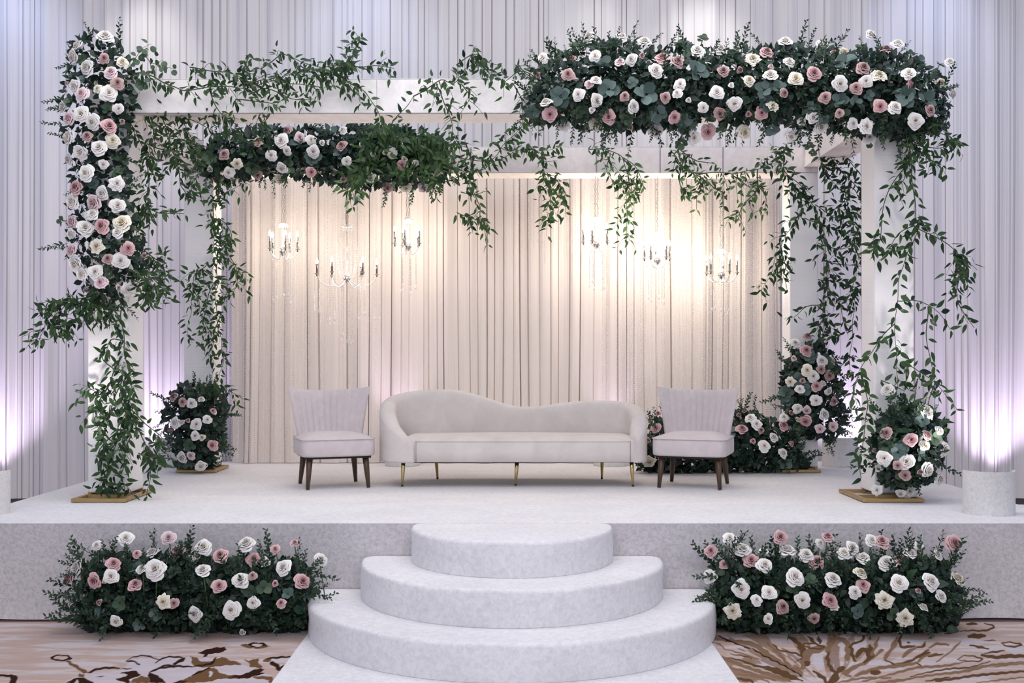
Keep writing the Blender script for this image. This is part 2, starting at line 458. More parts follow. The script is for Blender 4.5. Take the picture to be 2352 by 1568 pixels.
RD = [  # right print, crop origin (1630,1400), scale .307
 ('B', 'ell', (930,390,42,60)), ('B', 'ell', (1130,262,55,30)), ('B', 'ell', (1500,250,80,26)), ('B', 'ell', (1960,245,90,26)), ('B', 'ell', (1640,410,70,20)), ('B', 'ell', (2030,495,70,18)),
 ('B', 'ell', (1260,400,110,16)), ('B', 'ell', (420,400,100,36)), ('B', 'ell', (820,390,40,60)), ('B', 'ell', (130,215,60,20)), ('B', 'ell', (640,340,60,24)), ('B', 'ell', (2300,300,80,30)), ('B', 'ell', (800,262,50,16)),
 ('G', 'line', [(0,215),(150,230),(330,262),(460,350),(560,410),(690,490)], 24), ('R', 'line', [(60,190),(140,230),(300,290)], 9), ('R', 'line', [(320,290),(420,350),(560,420),(690,495)], 8),
 ('G', 'line', [(430,250),(520,330),(600,420),(680,470)], 16), ('r', 'line', [(100,355),(220,375),(350,420),(470,435),(580,470),(690,530)], 12), ('r', 'poly', [(400,440),(500,432),(600,475),(700,530),(600,522),(480,472)]),
 ('G', 'line', [(100,360),(250,420),(400,470),(600,530)], 22), ('G', 'line', [(150,430),(300,470),(500,530)], 14), ('G', 'line', [(200,480),(350,500),(450,547)], 10), ('r', 'line', [(180,510),(300,530),(330,550)], 14),
 ('G', 'line', [(100,290),(250,330),(400,380)], 8), ('r', 'line', [(150,330),(280,350),(310,370)], 6), ('G', 'line', [(20,240),(80,260),(100,290)], 8),
 ('r', 'line', [(480,260),(520,300),(620,320),(690,350),(640,390)], 10), ('r', 'line', [(600,205),(650,240),(690,290),(705,340),(690,380)], 26),
 ('G', 'line', [(640,420),(690,480)], 20), ('G', 'line', [(700,430),(740,320),(800,300),(850,285)], 42), ('0', 'ell', (810,370,32,46)),
 ('r', 'line', [(700,255),(760,250),(820,265),(850,280),(800,292),(720,276),(700,255)], 10), ('r', 'line', [(815,200),(825,250)], 15), ('r', 'line', [(740,200),(785,245)], 14),
 ('G', 'line', [(940,200),(900,260),(885,310)], 30), ('G', 'line', [(960,215),(1020,240),(1035,300),(1030,370)], 28), ('0', 'ell', (985,262,22,16)), ('0', 'ell', (995,330,18,26)),
 ('r', 'line', [(885,320),(885,380),(910,440),(950,475)], 18), ('r', 'line', [(950,470),(930,520),(900,550)], 34), ('r', 'line', [(1000,430),(960,462)], 24), ('r', 'line', [(780,460),(850,510),(880,550)], 18),
 ('r', 'ell', (730,402,24,20)), ('G', 'line', [(1060,500),(1010,480),(1030,460),(1100,420),(1180,390),(1290,300)], 22),
 ('r', 'line', [(1050,280),(1080,250),(1140,232),(1150,195)], 14), ('r', 'line', [(1060,270),(1070,350),(1090,380)], 16), ('r', 'line', [(1100,345),(1140,300),(1190,310),(1200,350),(1160,390)], 30), ('r', 'line', [(1200,265),(1212,325)], 18),
 ('G', 'line', [(1262,205),(1240,270),(1210,340)], 15), ('G', 'line', [(1400,210),(1370,280),(1310,360)], 22),
 ('r', 'line', [(1430,195),(1420,250),(1450,278),(1530,270)], 15), ('r', 'line', [(1615,240),(1600,270),(1540,285)], 11), ('r', 'ell', (1490,246,16,7)),
 ('G', 'line', [(1440,355),(1500,305),(1545,285)], 18), ('r', 'line', [(1640,300),(1540,360),(1480,390),(1390,408),(1310,372)], 12), ('r', 'line', [(1545,360),(1640,318)], 16),
 ('G', 'line', [(1560,395),(1600,350),(1700,330)], 16), ('G', 'line', [(1700,392),(1790,320),(1880,240)], 10), ('r', 'line', [(1640,350),(1740,330)], 10), ('r', 'line', [(1540,390),(1600,427),(1720,415)], 9),
 ('G', 'line', [(1100,490),(1250,440),(1400,420),(1540,400)], 22), ('r', 'ell', (1240,468,44,18)), ('G', 'line', [(1150,535),(1350,485),(1550,432),(1750,420),(1950,380)], 14),
 ('r', 'line', [(1500,500),(1600,475),(1780,442),(1950,430),(2100,385)], 9), ('G', 'line', [(1400,530),(1650,490),(1900,460),(2100,415),(2400,385)], 16),
 ('r', 'line', [(2040,340),(2150,355),(2250,348),(2400,345)], 20), ('r', 'line', [(2060,325),(2200,305)], 10), ('r', 'line', [(1860,370),(1920,342),(2030,362),(2000,385),(1870,377)], 8), ('r', 'ell', (2230,345,50,14)),
 ('r', 'line', [(2180,250),(2240,242),(2335,262),(2250,276),(2180,250)], 10), ('r', 'ell', (1995,196,72,18)), ('r', 'line', [(1870,160),(1950,155),(2060,155),(2130,130),(2090,110),(2060,100)], 10), ('r', 'line', [(1760,182),(1850,160),(1840,130)], 9), ('r', 'ell', (1960,105,40,10)),
 ('G', 'line', [(1640,285),(1700,255),(1780,262)], 16), ('r', 'line', [(1950,265),(2080,290)], 13), ('r', 'line', [(1690,535),(1850,512),(2000,490),(2400,455)], 15), ('r', 'line', [(1620,535),(1800,502)], 10), ('G', 'line', [(2000,545),(2400,498)], 10),
 ('G', 'line', [(2100,432),(2240,412),(2400,400)], 9), ('r', 'line', [(2060,230),(2140,228)], 6), ('G', 'line', [(950,547),(1150,510),(1350,510)], 12), ('G', 'line', [(1250,547),(1500,520)], 16),
]
def build_floor():
    def lines(a, b, step):
        return list(np.arange(a, b, step))
    xs = [-9, -7, -5, -4.2] + lines(-3.45, -1.15, 0.0045) + lines(-1.1, 1.05, 0.5) + lines(1.05, 3.45, 0.0045) + [3.5, 4.2, 5, 7, 9]
    ys = [1.5, 3, 4.2, 4.9] + lines(5.2, 6.68, 0.008) + [6.7, 8, 10, 11.9]
    xs, ys = np.array(xs), np.array(ys)
    X, Y = np.meshgrid(xs, ys)
    X, Y = X.ravel(), Y.ravel()
    jx = X
    px = CX + jx * F / Y; py = CY + EYE * F / Y
    R = np.zeros(len(X)); G = np.zeros(len(X)); B = np.zeros(len(X))
    def paint(shapes, ox, oy, s, side):
        idx = np.where((side * X > 0.9) & (Y > 5.1) & (Y < 6.7))[0]
        qx = (px[idx] - ox) / s; qy = (py[idx] - oy) / s
        qx = qx + 5 * np.sin(qy * 0.11 + qx * 0.05); qy = qy + 2.2 * np.sin(qx * 0.09)
        for sh in shapes:
            ch, kind = sh[0], sh[1]
            if kind == 'poly':
                pts = np.array(sh[2], float); ins = np.zeros(len(idx), bool)
                j = len(pts) - 1
                for i in range(len(pts)):
                    c = ((pts[i, 1] > qy) != (pts[j, 1] > qy)) & (qx < (pts[j, 0] - pts[i, 0]) * (qy - pts[i, 1]) / (pts[j, 1] - pts[i, 1] + 1e-9) + pts[i, 0])
                    ins ^= c; j = i
                msk = ins
            elif kind == 'line':
                pts = catmull(sh[2], 8 * len(sh[2])); soft = np.zeros(len(idx))
                for k, (a, b) in enumerate(zip(pts[:-1], pts[1:])):
                    ab = b - a; L = ab @ ab + 1e-9
                    t = np.clip(((qx - a[0]) * ab[0] + (qy - a[1]) * ab[1]) / L, 0, 1)
                    d = np.hypot(qx - a[0] - t * ab[0], (qy - a[1] - t * ab[1]) * 1.25)
                    u = (k + 0.5) / len(pts)
                    wd = sh[3] * (0.85 if side > 0 else 0.6) * (0.55 + 0.45 * math.sin(math.pi * u) + 0.12 * math.sin(9 * u + len(pts)))
                    soft = np.maximum(soft, np.clip((wd - d) / 5 + .5, 0, 1))
            elif kind == 'ell':
                cx, cy, rx, ry = sh[2]; msk = ((qx - cx) / rx) ** 2 + ((qy - cy) / ry) ** 2 < 1
            else:
                cx, cy, rx, ry, ix, iy = sh[2]
                msk = (((qx - cx) / rx) ** 2 + ((qy - cy) / ry) ** 2 < 1) & (((qx - cx) / ix) ** 2 + ((qy - cy) / iy) ** 2 > 1)
            if kind == 'line':
                msk = soft > 0.02
            ii = idx[msk]
            a = soft[msk] if kind == 'line' else np.ones(len(ii))
            def put(A, v): A[ii] = A[ii] * (1 - a) + v * a
            if ch == 'R': put(R, 1)
            elif ch == 'r': put(R, .5); put(G, 1)
            elif ch == 'G': put(G, 0.9 if side > 0 else 1.0); put(R, 0 if side > 0 else 0.25)
            elif ch == 'B': put(B, .7)
            else: R[ii] = 0; G[ii] = 0; B[ii] = 0.8
    # fan of fine tan streaks spreading from the heart of the right motif
    zx = (px - 1630) / .307; zy = (py - 1400) / .307
    ang = np.arctan2((zy - 620) * 1.6, zx - 900); rad = np.hypot(zx - 900, (zy - 620) * 1.6)
    tab = np.random.default_rng(9).random((64, 8))
    def vnoise(u, v):
        iu, iv = np.floor(u).astype(int), np.floor(v).astype(int); fu, fv = u - iu, v - iv
        fu = fu * fu * (3 - 2 * fu); fv = fv * fv * (3 - 2 * fv)
        g = lambda a, b: tab[a % 64, b % 8]
        return (g(iu, iv) * (1 - fu) + g(iu + 1, iv) * fu) * (1 - fv) + (g(iu, iv + 1) * (1 - fu) + g(iu + 1, iv + 1) * fu) * fv
    nz = .65 * vnoise(ang * 13 + rad * .002, rad / 230) + .35 * vnoise(ang * 31 + 7, rad / 120)
    fade = np.clip((1500 - zx) / 500, 0, 1) * np.clip((zy - 150) / 60, 0, 1) * (X > 1) * np.clip((rad - 170) / 130, 0, 1)
    G += np.clip((nz - .50) / .06, 0, 1) * .72 * fade
    B += np.clip((.34 - nz) / .05, 0, 1) * .5 * fade
    paint(LD, 0, 1420, 0.3061, -1)
    paint(RD, 1630, 1400, 0.307, 1)
    nx, ny = len(xs), len(ys)
    I = np.arange(nx * ny).reshape(ny, nx)
    Fq = np.stack([I[:-1, :-1], I[:-1, 1:], I[1:, 1:], I[1:, :-1]], -1).reshape(-1, 4)
    me = np_mesh('floor', np.stack([X, Y, np.zeros_like(X)], 1), Fq, 'carpet')
    a = me.color_attributes.new('print', 'FLOAT_COLOR', 'POINT')
    a.data.foreach_set('color', np.stack([R, G, B, np.ones_like(R)], 1).astype(np.float32).ravel())
    struct(link('floor', me))
build_floor()
struct(obj('wall_back', MB().box(-9, 9, 11.6, 11.75, 0, 6.6), 'wall_paint'))

# ------------------------------------------------------------------ drapes
def drape_mesh(x0, x1, Y, z0, z1, seed, wmin, wmax, dmax, mat, rows=9, sway=0.02):
    r = random.Random(seed)
    prof = [(x0, 0.0)]
    x = x0
    while x < x1 - wmin:
        wd = r.uniform(wmin, wmax) * (1.0 if r.random() < .75 else 1.7)
        if x + wd > x1 - wmin: wd = x1 - x
        d = dmax * (0.2 + 0.8 * r.random() ** 1.6)
        e = min(0.009, wd * 0.2) * r.uniform(0.4, 1.3)
        fr = r.uniform(-0.35, 0.1) * dmax
        prof += [(x + e, fr * .4), (x + wd * .28, fr * .9 - 0.004), (x + wd * .5, fr), (x + wd * .75, fr * .7 + 0.002), (x + wd - e, fr * .3), (x + wd - e * 0.45, d), (x + wd - e * .15, d)]
        x += wd
    prof.append((x1, 0.0))
    n = len(prof)
    ph = r.uniform(0, 6); V = []
    zs = [z0 + (z1 - z0) * (j / (rows - 1)) ** 1.0 for j in range(rows)]
    for j, z in enumerate(zs):
        t = 1 - j / (rows - 1)
        for i, (px_, py_) in enumerate(prof):
            edge = min(1, min(i, n - 1 - i) / 4)
            dx = sway * t * t * math.sin(px_ * 5.3 + ph + 1.5 * t) * edge
            dy = 0.012 * t * math.sin(px_ * 9 + 4 * t + ph) + 0.016 * math.sin(px_ * 17 + ph) + 0.010 * math.sin(px_ * 31 + 2 * ph)
            V.append((px_ + dx, Y + py_ * (0.75 + 0.35 * t) + dy, z))
    I = np.arange(n * rows).reshape(rows, n)
    Fq = np.stack([I[:-1, :-1], I[:-1, 1:], I[1:, 1:], I[1:, :-1]], -1).reshape(-1, 4)
    return np_mesh('curtain', V, Fq, mat, False)
DR = [(-7.2, -4.18, 'white wall drape glowing violet near the floor outside the left front post'),
      (-4.18, -2.6, 'white wall drape panel seen between the two left posts'),
      (-2.6, -0.9, 'white wall drape panel above the pale beam with trailing green vines'),
      (-0.9, 0.85, 'white wall drape panel above the bare middle of the canopy'),
      (0.85, 2.45, 'white wall drape panel behind the large rose garland'),
      (2.45, 4.05, 'white wall drape panel beside and behind the right front post'),
      (4.05, 7.2, 'white wall drape outermost beyond the right front post, lit violet below')]
for i, (a, b, lb) in enumerate(DR):
    me = drape_mesh(a, b, 11.2, 0.16, 6.3, 40 + i, 0.04, 0.11, 0.036, 'wall_drape')
    tag(link('curtain', me), lb, 'curtain', 'wall drapes behind the stage')
ID = [(-2.68, -1.05, 'cream drape panel behind the left chair, strung with crystal beads'),
      (-1.05, 0.02, 'cream drape panel behind the high left end of the sofa'),
      (0.02, 1.1, 'cream drape panel behind the low right end of the sofa'),
      (1.1, 2.56, 'cream drape panel behind the right chair under three chandeliers')]
for i, (a, b, lb) in enumerate(ID):
    me = drape_mesh(a, b, 10.42, ST + 0.004, 3.52, 70 + i, 0.045, 0.135, 0.036, 'inner_drape')
    tag(link('curtain', me), lb, 'curtain', 'cream drapes hung inside the rear arch')

# ------------------------------------------------------------------ stage, steps, runner
YF = 6.63
stage = thing('stage', (0, 8.6, 0), 'low wide stage covered in white crushed velvet', 'stage')
sb = MB().box(-3.49, 3.49, YF - 8.6 + 0.012, 10.62 - 8.6, 0.03, ST - 0.003)
bevel(obj('platform', sb, 'stage_velvet', stage), 0.012)
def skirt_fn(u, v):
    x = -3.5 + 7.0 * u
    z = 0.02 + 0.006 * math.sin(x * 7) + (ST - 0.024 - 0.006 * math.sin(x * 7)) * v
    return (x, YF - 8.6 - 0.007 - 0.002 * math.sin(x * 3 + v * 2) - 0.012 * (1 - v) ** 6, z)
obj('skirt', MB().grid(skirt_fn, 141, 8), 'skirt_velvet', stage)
fc = MB().box(-3.5, 3.5, YF - 8.6 - 0.004, 7.45 - 8.6, ST - 0.012, ST + 0.002)
bevel(obj('front_strip', fc, 'step_velvet', stage), 0.006, 3)

def step(r, ztop, zbot, label):
    ext = 0.07
    pts = []
    n = 64
    for i in range(n + 1):
        a = math.pi * i / n
        pts.append((-r * math.cos(a), -ext - r * math.sin(a)))
    k = 0.05
    pts = [(-r + k, 0.0), (-r + .012, -k * .3), (-r, -k)] + pts + [(r, -k), (r - .012, -k * .3), (r - k, 0.0)]
    m = MB()
    np_ = len(pts)
    prof = [(0.0, zbot), (0.0, zbot + 0.5 * (ztop - zbot)), (0.0, ztop - 0.022), (0.005, ztop - 0.009), (0.014, ztop - 0.002), (0.03, ztop)]
    vs = []
    for ins, z in prof:
        for (x, y) in pts:
            d = math.hypot(x, y) or 1
            wob = 0.004 * math.sin(9 * x + 31 * z) if z < ztop - .01 and z > zbot + 0.01 else 0
            vs.append((x * (1 - ins / d) + wob * x / d, y * (1 - ins / d) + wob * y / d, z))
    fs = []
    for j in range(len(prof) - 1):
        for i in range(np_ - 1):
            fs.append((j * np_ + i, j * np_ + i + 1, (j + 1) * np_ + i + 1, (j + 1) * np_ + i))
        fs.append((j * np_ + np_ - 1, j * np_, (j + 1) * np_, (j + 1) * np_ + np_ - 1))
    m.add(vs, fs, True)
    m.add(vs[-np_:], [tuple(range(np_))])
    o = obj('step', m, 'step_velvet', None, (0.0, YF - 0.016, 0.0))
    tag(o, label, 'step', 'half-round steps up to the stage')
step(1.205, 0.2, 0.006, 'widest lowest half-round white velvet step, resting on the white runner')
step(0.900, 0.4, 0.201, 'middle half-round white velvet step between the widest and the smallest')
step(0.603, 0.599, 0.401, 'smallest topmost half-round white velvet step, level with the stage')
tag(bevel(obj('aisle_runner', MB().box(-1.185, 1.122, 1.6, 6.58, 0.0012, 0.005), 'step_velvet'), 0.002), 'plain white aisle runner lying on the carpet in front of the steps', 'runner')

# ------------------------------------------------------------------ canopy of four posts and four beams
can = thing('wedding_canopy', (-0.08, 8.8, ST), 'white cloth covered wedding canopy with four square posts and beams', 'canopy')
def cb(x0, x1, y0, y1, z0, z1):
    return MB().box(x0 + 0.08, x1 + 0.08, y0 - 8.8, y1 - 8.8, z0 - ST, z1 - ST)
posts = [(-3.045, -2.745, 7.81, 8.11, 3.36), (2.60, 2.885, 7.81, 8.11, 3.36), (-2.92, -2.655, 9.69, 9.96, 3.26), (2.47, 2.725, 9.69, 9.96, 3.26)]
for x0, x1, y0, y1, zt in posts:
    p = bevel(obj('post', cb(x0, x1, y0, y1, ST + 0.035, zt), 'post_cloth', can), 0.012, 3)
    g = MB()
    fx0, fx1, fy0, fy1 = x0 - 0.02, x1 + 0.06, y0 - 0.25, y1 + 0.02
    if x0 > 0: fx0, fx1 = x0 - 0.16, x1 - 0.02
    if y0 > 9: fy0 = y0 - 0.17
    t = 0.03
    for bx in ((fx0, fx1, fy0, fy0 + t), (fx0, fx1, fy1 - t, fy1), (fx0, fx0 + t, fy0 + t, fy1 - t), (fx1 - t, fx1, fy0 + t, fy1 - t), (fx0 + t, fx1 - t, y0 - 0.03, y0)):
        q = cb(bx[0], bx[1], bx[2], bx[3], ST + 0.002, ST + 0.027)
        g.add(q.v, q.f)
    bf = bevel(obj('base_frame', g, 'aged_gold', can), 0.003)
    for ux, uy in ((x0 + .015, y0 + .015), (x1 - .015, y0 + .015), (x0 + .015, y1 - .015), (x1 - .015, y1 - .015)):
        obj('frame_foot', cb(ux - .012, ux + .012, uy - .012, uy + .012, ST + 0.002, ST + 0.05), 'aged_gold', bf)
# beams; each has an underside strip with bounced light in its colour and cloth panels with narrow recessed joints
def beam(x0, x1, y0, y1, z0, z1, joints, mat, gap):
    b = bevel(obj('beam', cb(x0, x1, y0 + 0.006, y1, z0 + 0.003, z1), 'seam_grey', can), 0.006)
    obj('underside', bm_shift(cb(x0 + 0.002, x1 - 0.002, y0 + 0.012, y1 - .002, z0, z0 + 0.003)), 'soffit_bounce_cloth', can)
    xs = [x0] + joints + [x1]
    for a, c in zip(xs[:-1], xs[1:]):
        bevel(obj('panel', cb(a + gap, c - gap, y0, y0 + 0.02, z0 + 0.006, z1 - 0.004), mat, can), 0.003)
    obj('top_cover', cb(x0 + .003, x1 - .003, y0 + 0.008, y1 - .003, z1, z1 + 0.003), 'beam_velvet', can)
    return b
def bm_shift(m): return m
beam(-3.045, 2.885, 7.80, 8.115, 3.353, 3.602, [-1.97, -0.97, 0.1, 1.2, 2.0], 'beam_velvet', 0.0012)
beam(-2.92, 2.725, 9.68, 9.99, 3.25, 3.482, [-2.0, -1.2, -0.365, 0.752, 1.318, 1.878], 'panel_cloth', 0.006)
for x0, x1 in ((-3.03, -2.75), (2.595, 2.87)):
    obj('beam', cb(x0, x1, 8.118, 9.678, 3.30, 3.53), 'panel_cloth', can)

# ------------------------------------------------------------------ uplight covers
def uplight(x, y, r, h, label, lampon=True):
    t = thing('uplight', (x, y, ST + (0.002 if y < 7.45 else 0)), label, 'uplight', 'velvet covered uplights on the stage')
    m = MB()
    for rr, fl in ((r, False), (r - 0.008, True)):
        m.grid(lambda u, v, rr=rr: (rr * math.sin((u - .5) * math.pi * 1.02), -rr * math.cos((u - .5) * math.pi * 1.02) + r * 0.2, h * v), 33, 4, True, fl)
    m.grid(lambda u, v: ((r - .008 * v) * math.sin((u - .5) * math.pi * 1.02), -(r - .008 * v) * math.cos((u - .5) * math.pi * 1.02) + r * .2, h), 33, 2, True)
    obj('cover', m, 'cover_velvet', t)
    k = MB().lathe([(0.05, 0.0), (0.05, 0.09), (0.058, 0.10), (0.058, 0.12)], (0, 0.03, 0), 14)
    lc = obj('lamp_can', k, 'lens_black', t)
    obj('lens', MB().lathe([(0.045, 0.121), (0.045, 0.124)], (0, 0.03, 0), 14), 'lamp_lens', lc)
uplight(3.07, 6.99, 0.163, 0.28, 'pale velvet uplight cover alone on the stage edge by the right front post')
uplight(-3.40, 6.99, 0.163, 0.28, 'pale velvet uplight cover at the left edge of the picture, mostly cut off')
uplight(3.06, 10.13, 0.165, 0.27, 'cream velvet uplight cover on the stage beside the right rear post')
uplight(-3.16, 10.13, 0.165, 0.27, 'cream velvet uplight cover behind the roses at the left rear post')
uplight(-1.03, 10.20, 0.165, 0.27, 'cream velvet uplight cover behind the left end of the sofa')
uplight(0.93, 10.20, 0.165, 0.27, 'cream velvet uplight cover behind the right end of the sofa')

# ------------------------------------------------------------------ sofa
def build_sofa():
    O = Vector((0.01, 8.8, ST))
    t = thing('sofa', O, 'long pale velvet sofa with a curved sloping back and slim gold legs', 'sofa')
    key = [(-0.765, 8.425, .350), (-0.85, 8.435, .43), (-0.935, 8.48, .525), (-0.985, 8.58, .60), (-1.0, 8.72, .65), (-0.985, 8.86, .69), (-0.92, 8.98, .715), (-0.80, 9.06, .733), (-0.62, 9.10, .742), (-0.42, 9.115, .728),
           (-0.2, 9.12, .665), (0.0, 9.12, .605), (0.2, 9.12, .60), (0.42, 9.115, .63), (0.62, 9.10, .648), (0.80, 9.06, .65), (0.92, 8.98, .645), (0.985, 8.86, .62), (1.0, 8.72, .585), (0.99, 8.58, .545), (0.965, 8.475, .47), (0.925, 8.435, .40)]
    pts = catmull(key, 90)
    V, Fs = [], []
    cs = 15
    n = len(pts)
    inner = []
    for i, q in enumerate(pts):
        tg = pts[min(i + 1, n - 1)] - pts[max(i - 1, 0)]
        tg = tg[:2] / (np.hypot(*tg[:2]) + 1e-9)
        nr = np.array([-tg[1], tg[0]])                     # pointing outwards (left of travel)
        h = q[2]; s = i / (n - 1)
        th = 0.062 - 0.022 * max(0, 1 - s / 0.12) - 0.012 * max(0, 1 - (1 - s) / 0.06)
        prof = [(1.02, 0.195), (1.05, 0.21), (1.05, 0.25), (1.05, min(h - .1, .34)), (1.06, h - 0.055)]
        for k in range(7):
            a = math.pi * k / 6
            prof.append((0.03 + 1.03 * math.cos(a), h - 0.05 + 0.05 * math.sin(a)))
        prof += [(-1.05, h - .09), (-1.2, max(0.31, min(h - .12, .36))), (-1.2, 0.2)]
        for (o, z) in prof:
            V.append((q[0] + nr[0] * o * th - O.x + .01, q[1] + nr[1] * o * th - O.y, z))
        inner.append((q[0] - nr[0] * th * 0.9, q[1] - nr[1] * th * .9))
    for i in range(n - 1):
        for k in range(cs - 1):
            Fs.append((i * cs + k, (i + 1) * cs + k, (i + 1) * cs + k + 1, i * cs + k + 1))
        Fs.append((i * cs + cs - 1, (i + 1) * cs + cs - 1, (i + 1) * cs, i * cs))
    m = MB(); m.add(V, Fs, True)
    m.add(V[:cs], [tuple(range(cs))]); m.add(V[-cs:], [tuple(range(cs))[::-1]])
    obj('backrest', m, 'sofa_velvet', t)
    # seat: columns across, profile front bottom -> front -> top -> back
    xs = np.linspace(-0.93, 0.955, 61)
    ip = np.array(inner)
    m = MB()
    back = ip[ip[:, 1] > 8.47]
    order = np.argsort(back[:, 0]); bx, by = back[order, 0], back[order, 1]
    rows = []
    for x in xs:
        yb = min(float(np.interp(x, bx, by)), 9.08)
        e = min(1, (x + 0.93) / 0.06, (0.955 - x) / 0.06)
        yf = 8.415 + (0.02 * (1 - e) ** 2)
        yb = max(yb, yf + 0.03)
        cr = 0.006 * math.cos(x * 1.3)
        prof = [(yf + .012, .197), (yf + .002, .205), (yf, .28), (yf, .352), (yf + .003, .362), (yf + .014, .3655), (yf + .03, .372), (yf + 0.1, .386 + cr), (yf + .3 * (yb - yf) + .08, .392 + cr), (yf + .7 * (yb - yf) + .02, .392 + cr), (yb, .385)]
        prof = [(min(y, yb), z) for y, z in prof] + [(yb, .2)]
        rows.append([(x - O.x + .01, y - O.y, z) for y, z in prof])
    k = len(rows[0])
    V = [p for r in rows for p in r]
    Fs = [(i * k + j, (i + 1) * k + j, (i + 1) * k + j + 1, i * k + j + 1) for i in range(len(rows) - 1) for j in range(k - 1)]
    Fs += [((i + 1) * k, i * k, i * k + k - 1, (i + 1) * k + k - 1) for i in range(len(rows) - 1)]
    m.add(V, Fs, True)
    obj('seat', m, 'sofa_velvet', t)
    seam_crease_shade = MB().tube([(x - O.x + .01, 8.4145 - O.y, .359) for x in np.linspace(-.76, .9, 30)], 0.0035, 5)
    obj('seat_piping', seam_crease_shade, 'sofa_velvet', t)
    for sx in (-.752, .905):  # shade in the creases between seat and arms, drawn as thin grey tubes
        obj('seam_crease_shade', MB().tube([(sx - O.x + .01, 8.4145 - O.y + (.004 if z > .36 else 0), z) for z in (.2, .25, .3, .35, .364)], .0028, 5), 'seam_grey', t)
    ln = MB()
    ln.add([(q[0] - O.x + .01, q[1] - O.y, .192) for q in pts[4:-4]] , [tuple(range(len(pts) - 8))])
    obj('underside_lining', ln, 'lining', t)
    for (x, y, sx, sy) in ((-.86, 8.52, -.01, 0), (.925, 8.52, .012, 0), (.03, 8.60, -.012, -.02), (-.64, 9.0, .012, .03), (.735, 9.0, 0, .03)):
        lg = MB()
        a = Vector((x - O.x + .01, y - O.y, .2)); b = Vector((x + sx - O.x + .01, y + sy - O.y, 0.008))
        lg.tube([a, a.lerp(b, .3), b], [0.016, .0165, .0085], 10)
        l = obj('leg', lg, 'gold', t)
        obj('foot_cap', MB().lathe([(.009, 0), (.009, .009)], (b.x, b.y, 0.0), 10), 'black_rubber', l)
build_sofa()

# ------------------------------------------------------------------ chairs
def build_chair(x, y, rz, label):
    t = thing('slipper_chair', (x, y, ST), label, 'chair', 'two channel back chairs beside the sofa', rz)
    hw, yf, yb = 0.285, -0.285, 0.25
    def loop(z, inset):
        r = 0.07
        w_, f_, b_ = hw - inset, yf + inset, yb - inset
        pts = []
        for (cx, cy, a0) in ((w_ - r, b_ - r, 0), (-w_ + r, b_ - r, 90), (-w_ + r, f_ + r, 180), (w_ - r, f_ + r, 270)):
            for k in range(6):
                a = math.radians(a0 + 90 * k / 5)
                pts.append((cx + r * math.cos(a), cy + r * math.sin(a), z))
        return pts
    m = MB()
    rings = [(.248, .02), (.252, .006), (.265, 0.0), (.36, 0.0), (.378, .003), (.384, .010), (.394, .03), (.412, .08), (.425, .14), (.43, .20)]
    vs = [p for z, i in rings for p in loop(z, i)]
    k = 24
    fs = [(j * k + i, j * k + (i + 1) % k, (j + 1) * k + (i + 1) % k, (j + 1) * k + i) for j in range(len(rings) - 1) for i in range(k)]
    fs += [tuple(range(k))[::-1], tuple((len(rings) - 1) * k + i for i in range(k))]
    m.add(vs, fs, True)
    obj('seat', m, 'chair_velvet', t)
    lp = loop(.381, -.003)
    obj('seat_piping', MB().tube(lp + [lp[0]], .004, 5), 'chair_velvet', t)
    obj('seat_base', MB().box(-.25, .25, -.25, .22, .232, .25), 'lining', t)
    # backrest: curved shell with vertical channels fanning out
    def surf(u, v, off):
        hw_ = .255 + .075 * v ** 1.2
        xx = u * hw_
        y0 = .20 + .10 * v - .14 * abs(u) ** 2.6 * (0.5 + .5 * v)
        z = .33 + (.415 + .03 * abs(u) ** 3) * v
        ch = 0.0
        if abs(u) < .74 and off < 0:
            ch = .014 * (1 - abs(math.sin((u / .74) * math.pi * 4.5 + math.pi / 2)) ** 0.35)
        return (xx, y0 + off + ch, z)
    nu, nv = 121, 14
    m = MB()
    th = .045
    def front(a, b):
        u = 2 * a - 1; e = max(0, (abs(u) - .86) / .14); te = max(0, (b - .9) / .1)
        return surf(u, b, -th * (1 - .8 * e ** 2.2) * (1 - .8 * te ** 2.2))
    def rear(a, b):
        u = 2 * a - 1; e = max(0, (abs(u) - .86) / .14); te = max(0, (b - .9) / .1)
        return surf(u, b, th * (1 - .8 * e ** 2.2) * (1 - .8 * te ** 2.2) * .8)
    m.grid(front, nu, nv); m.grid(rear, nu, nv, True, True)
    def strip(fa, fb, n):
        m.grid(lambda s, w_: tuple(Vector(fa(s)).lerp(Vector(fb(s)), w_)), n, 3)
    strip(lambda s: front(s, 1), lambda s: rear(s, 1), nu)
    strip(lambda s: front(0, s), lambda s: rear(0, s), nv)
    strip(lambda s: front(1, s), lambda s: rear(1, s), nv)
    strip(lambda s: front(s, 0), lambda s: rear(s, 0), nu)
    obj('backrest', m, 'chair_velvet', t)
    for (lx, ly, bx, by) in ((-.215, -.20, -.235, -.225), (.215, -.20, .235, -.225), (-.20, .19, -.225, .225), (.20, .19, .225, .225)):
        obj('leg', MB().tube([(lx, ly, .25), (lx * .6 + bx * .4, ly * .6 + by * .4, .15), (bx, by, 0.001)], [.026, .022, .0145], 12), 'dark_wood', t)
build_chair(-1.41, 8.58, math.radians(19.5), 'pale velvet slipper chair with fluted back standing left of the sofa')
build_chair(1.437, 8.58, math.radians(-19.5), 'pale velvet slipper chair with fluted back in front of the stage roses')

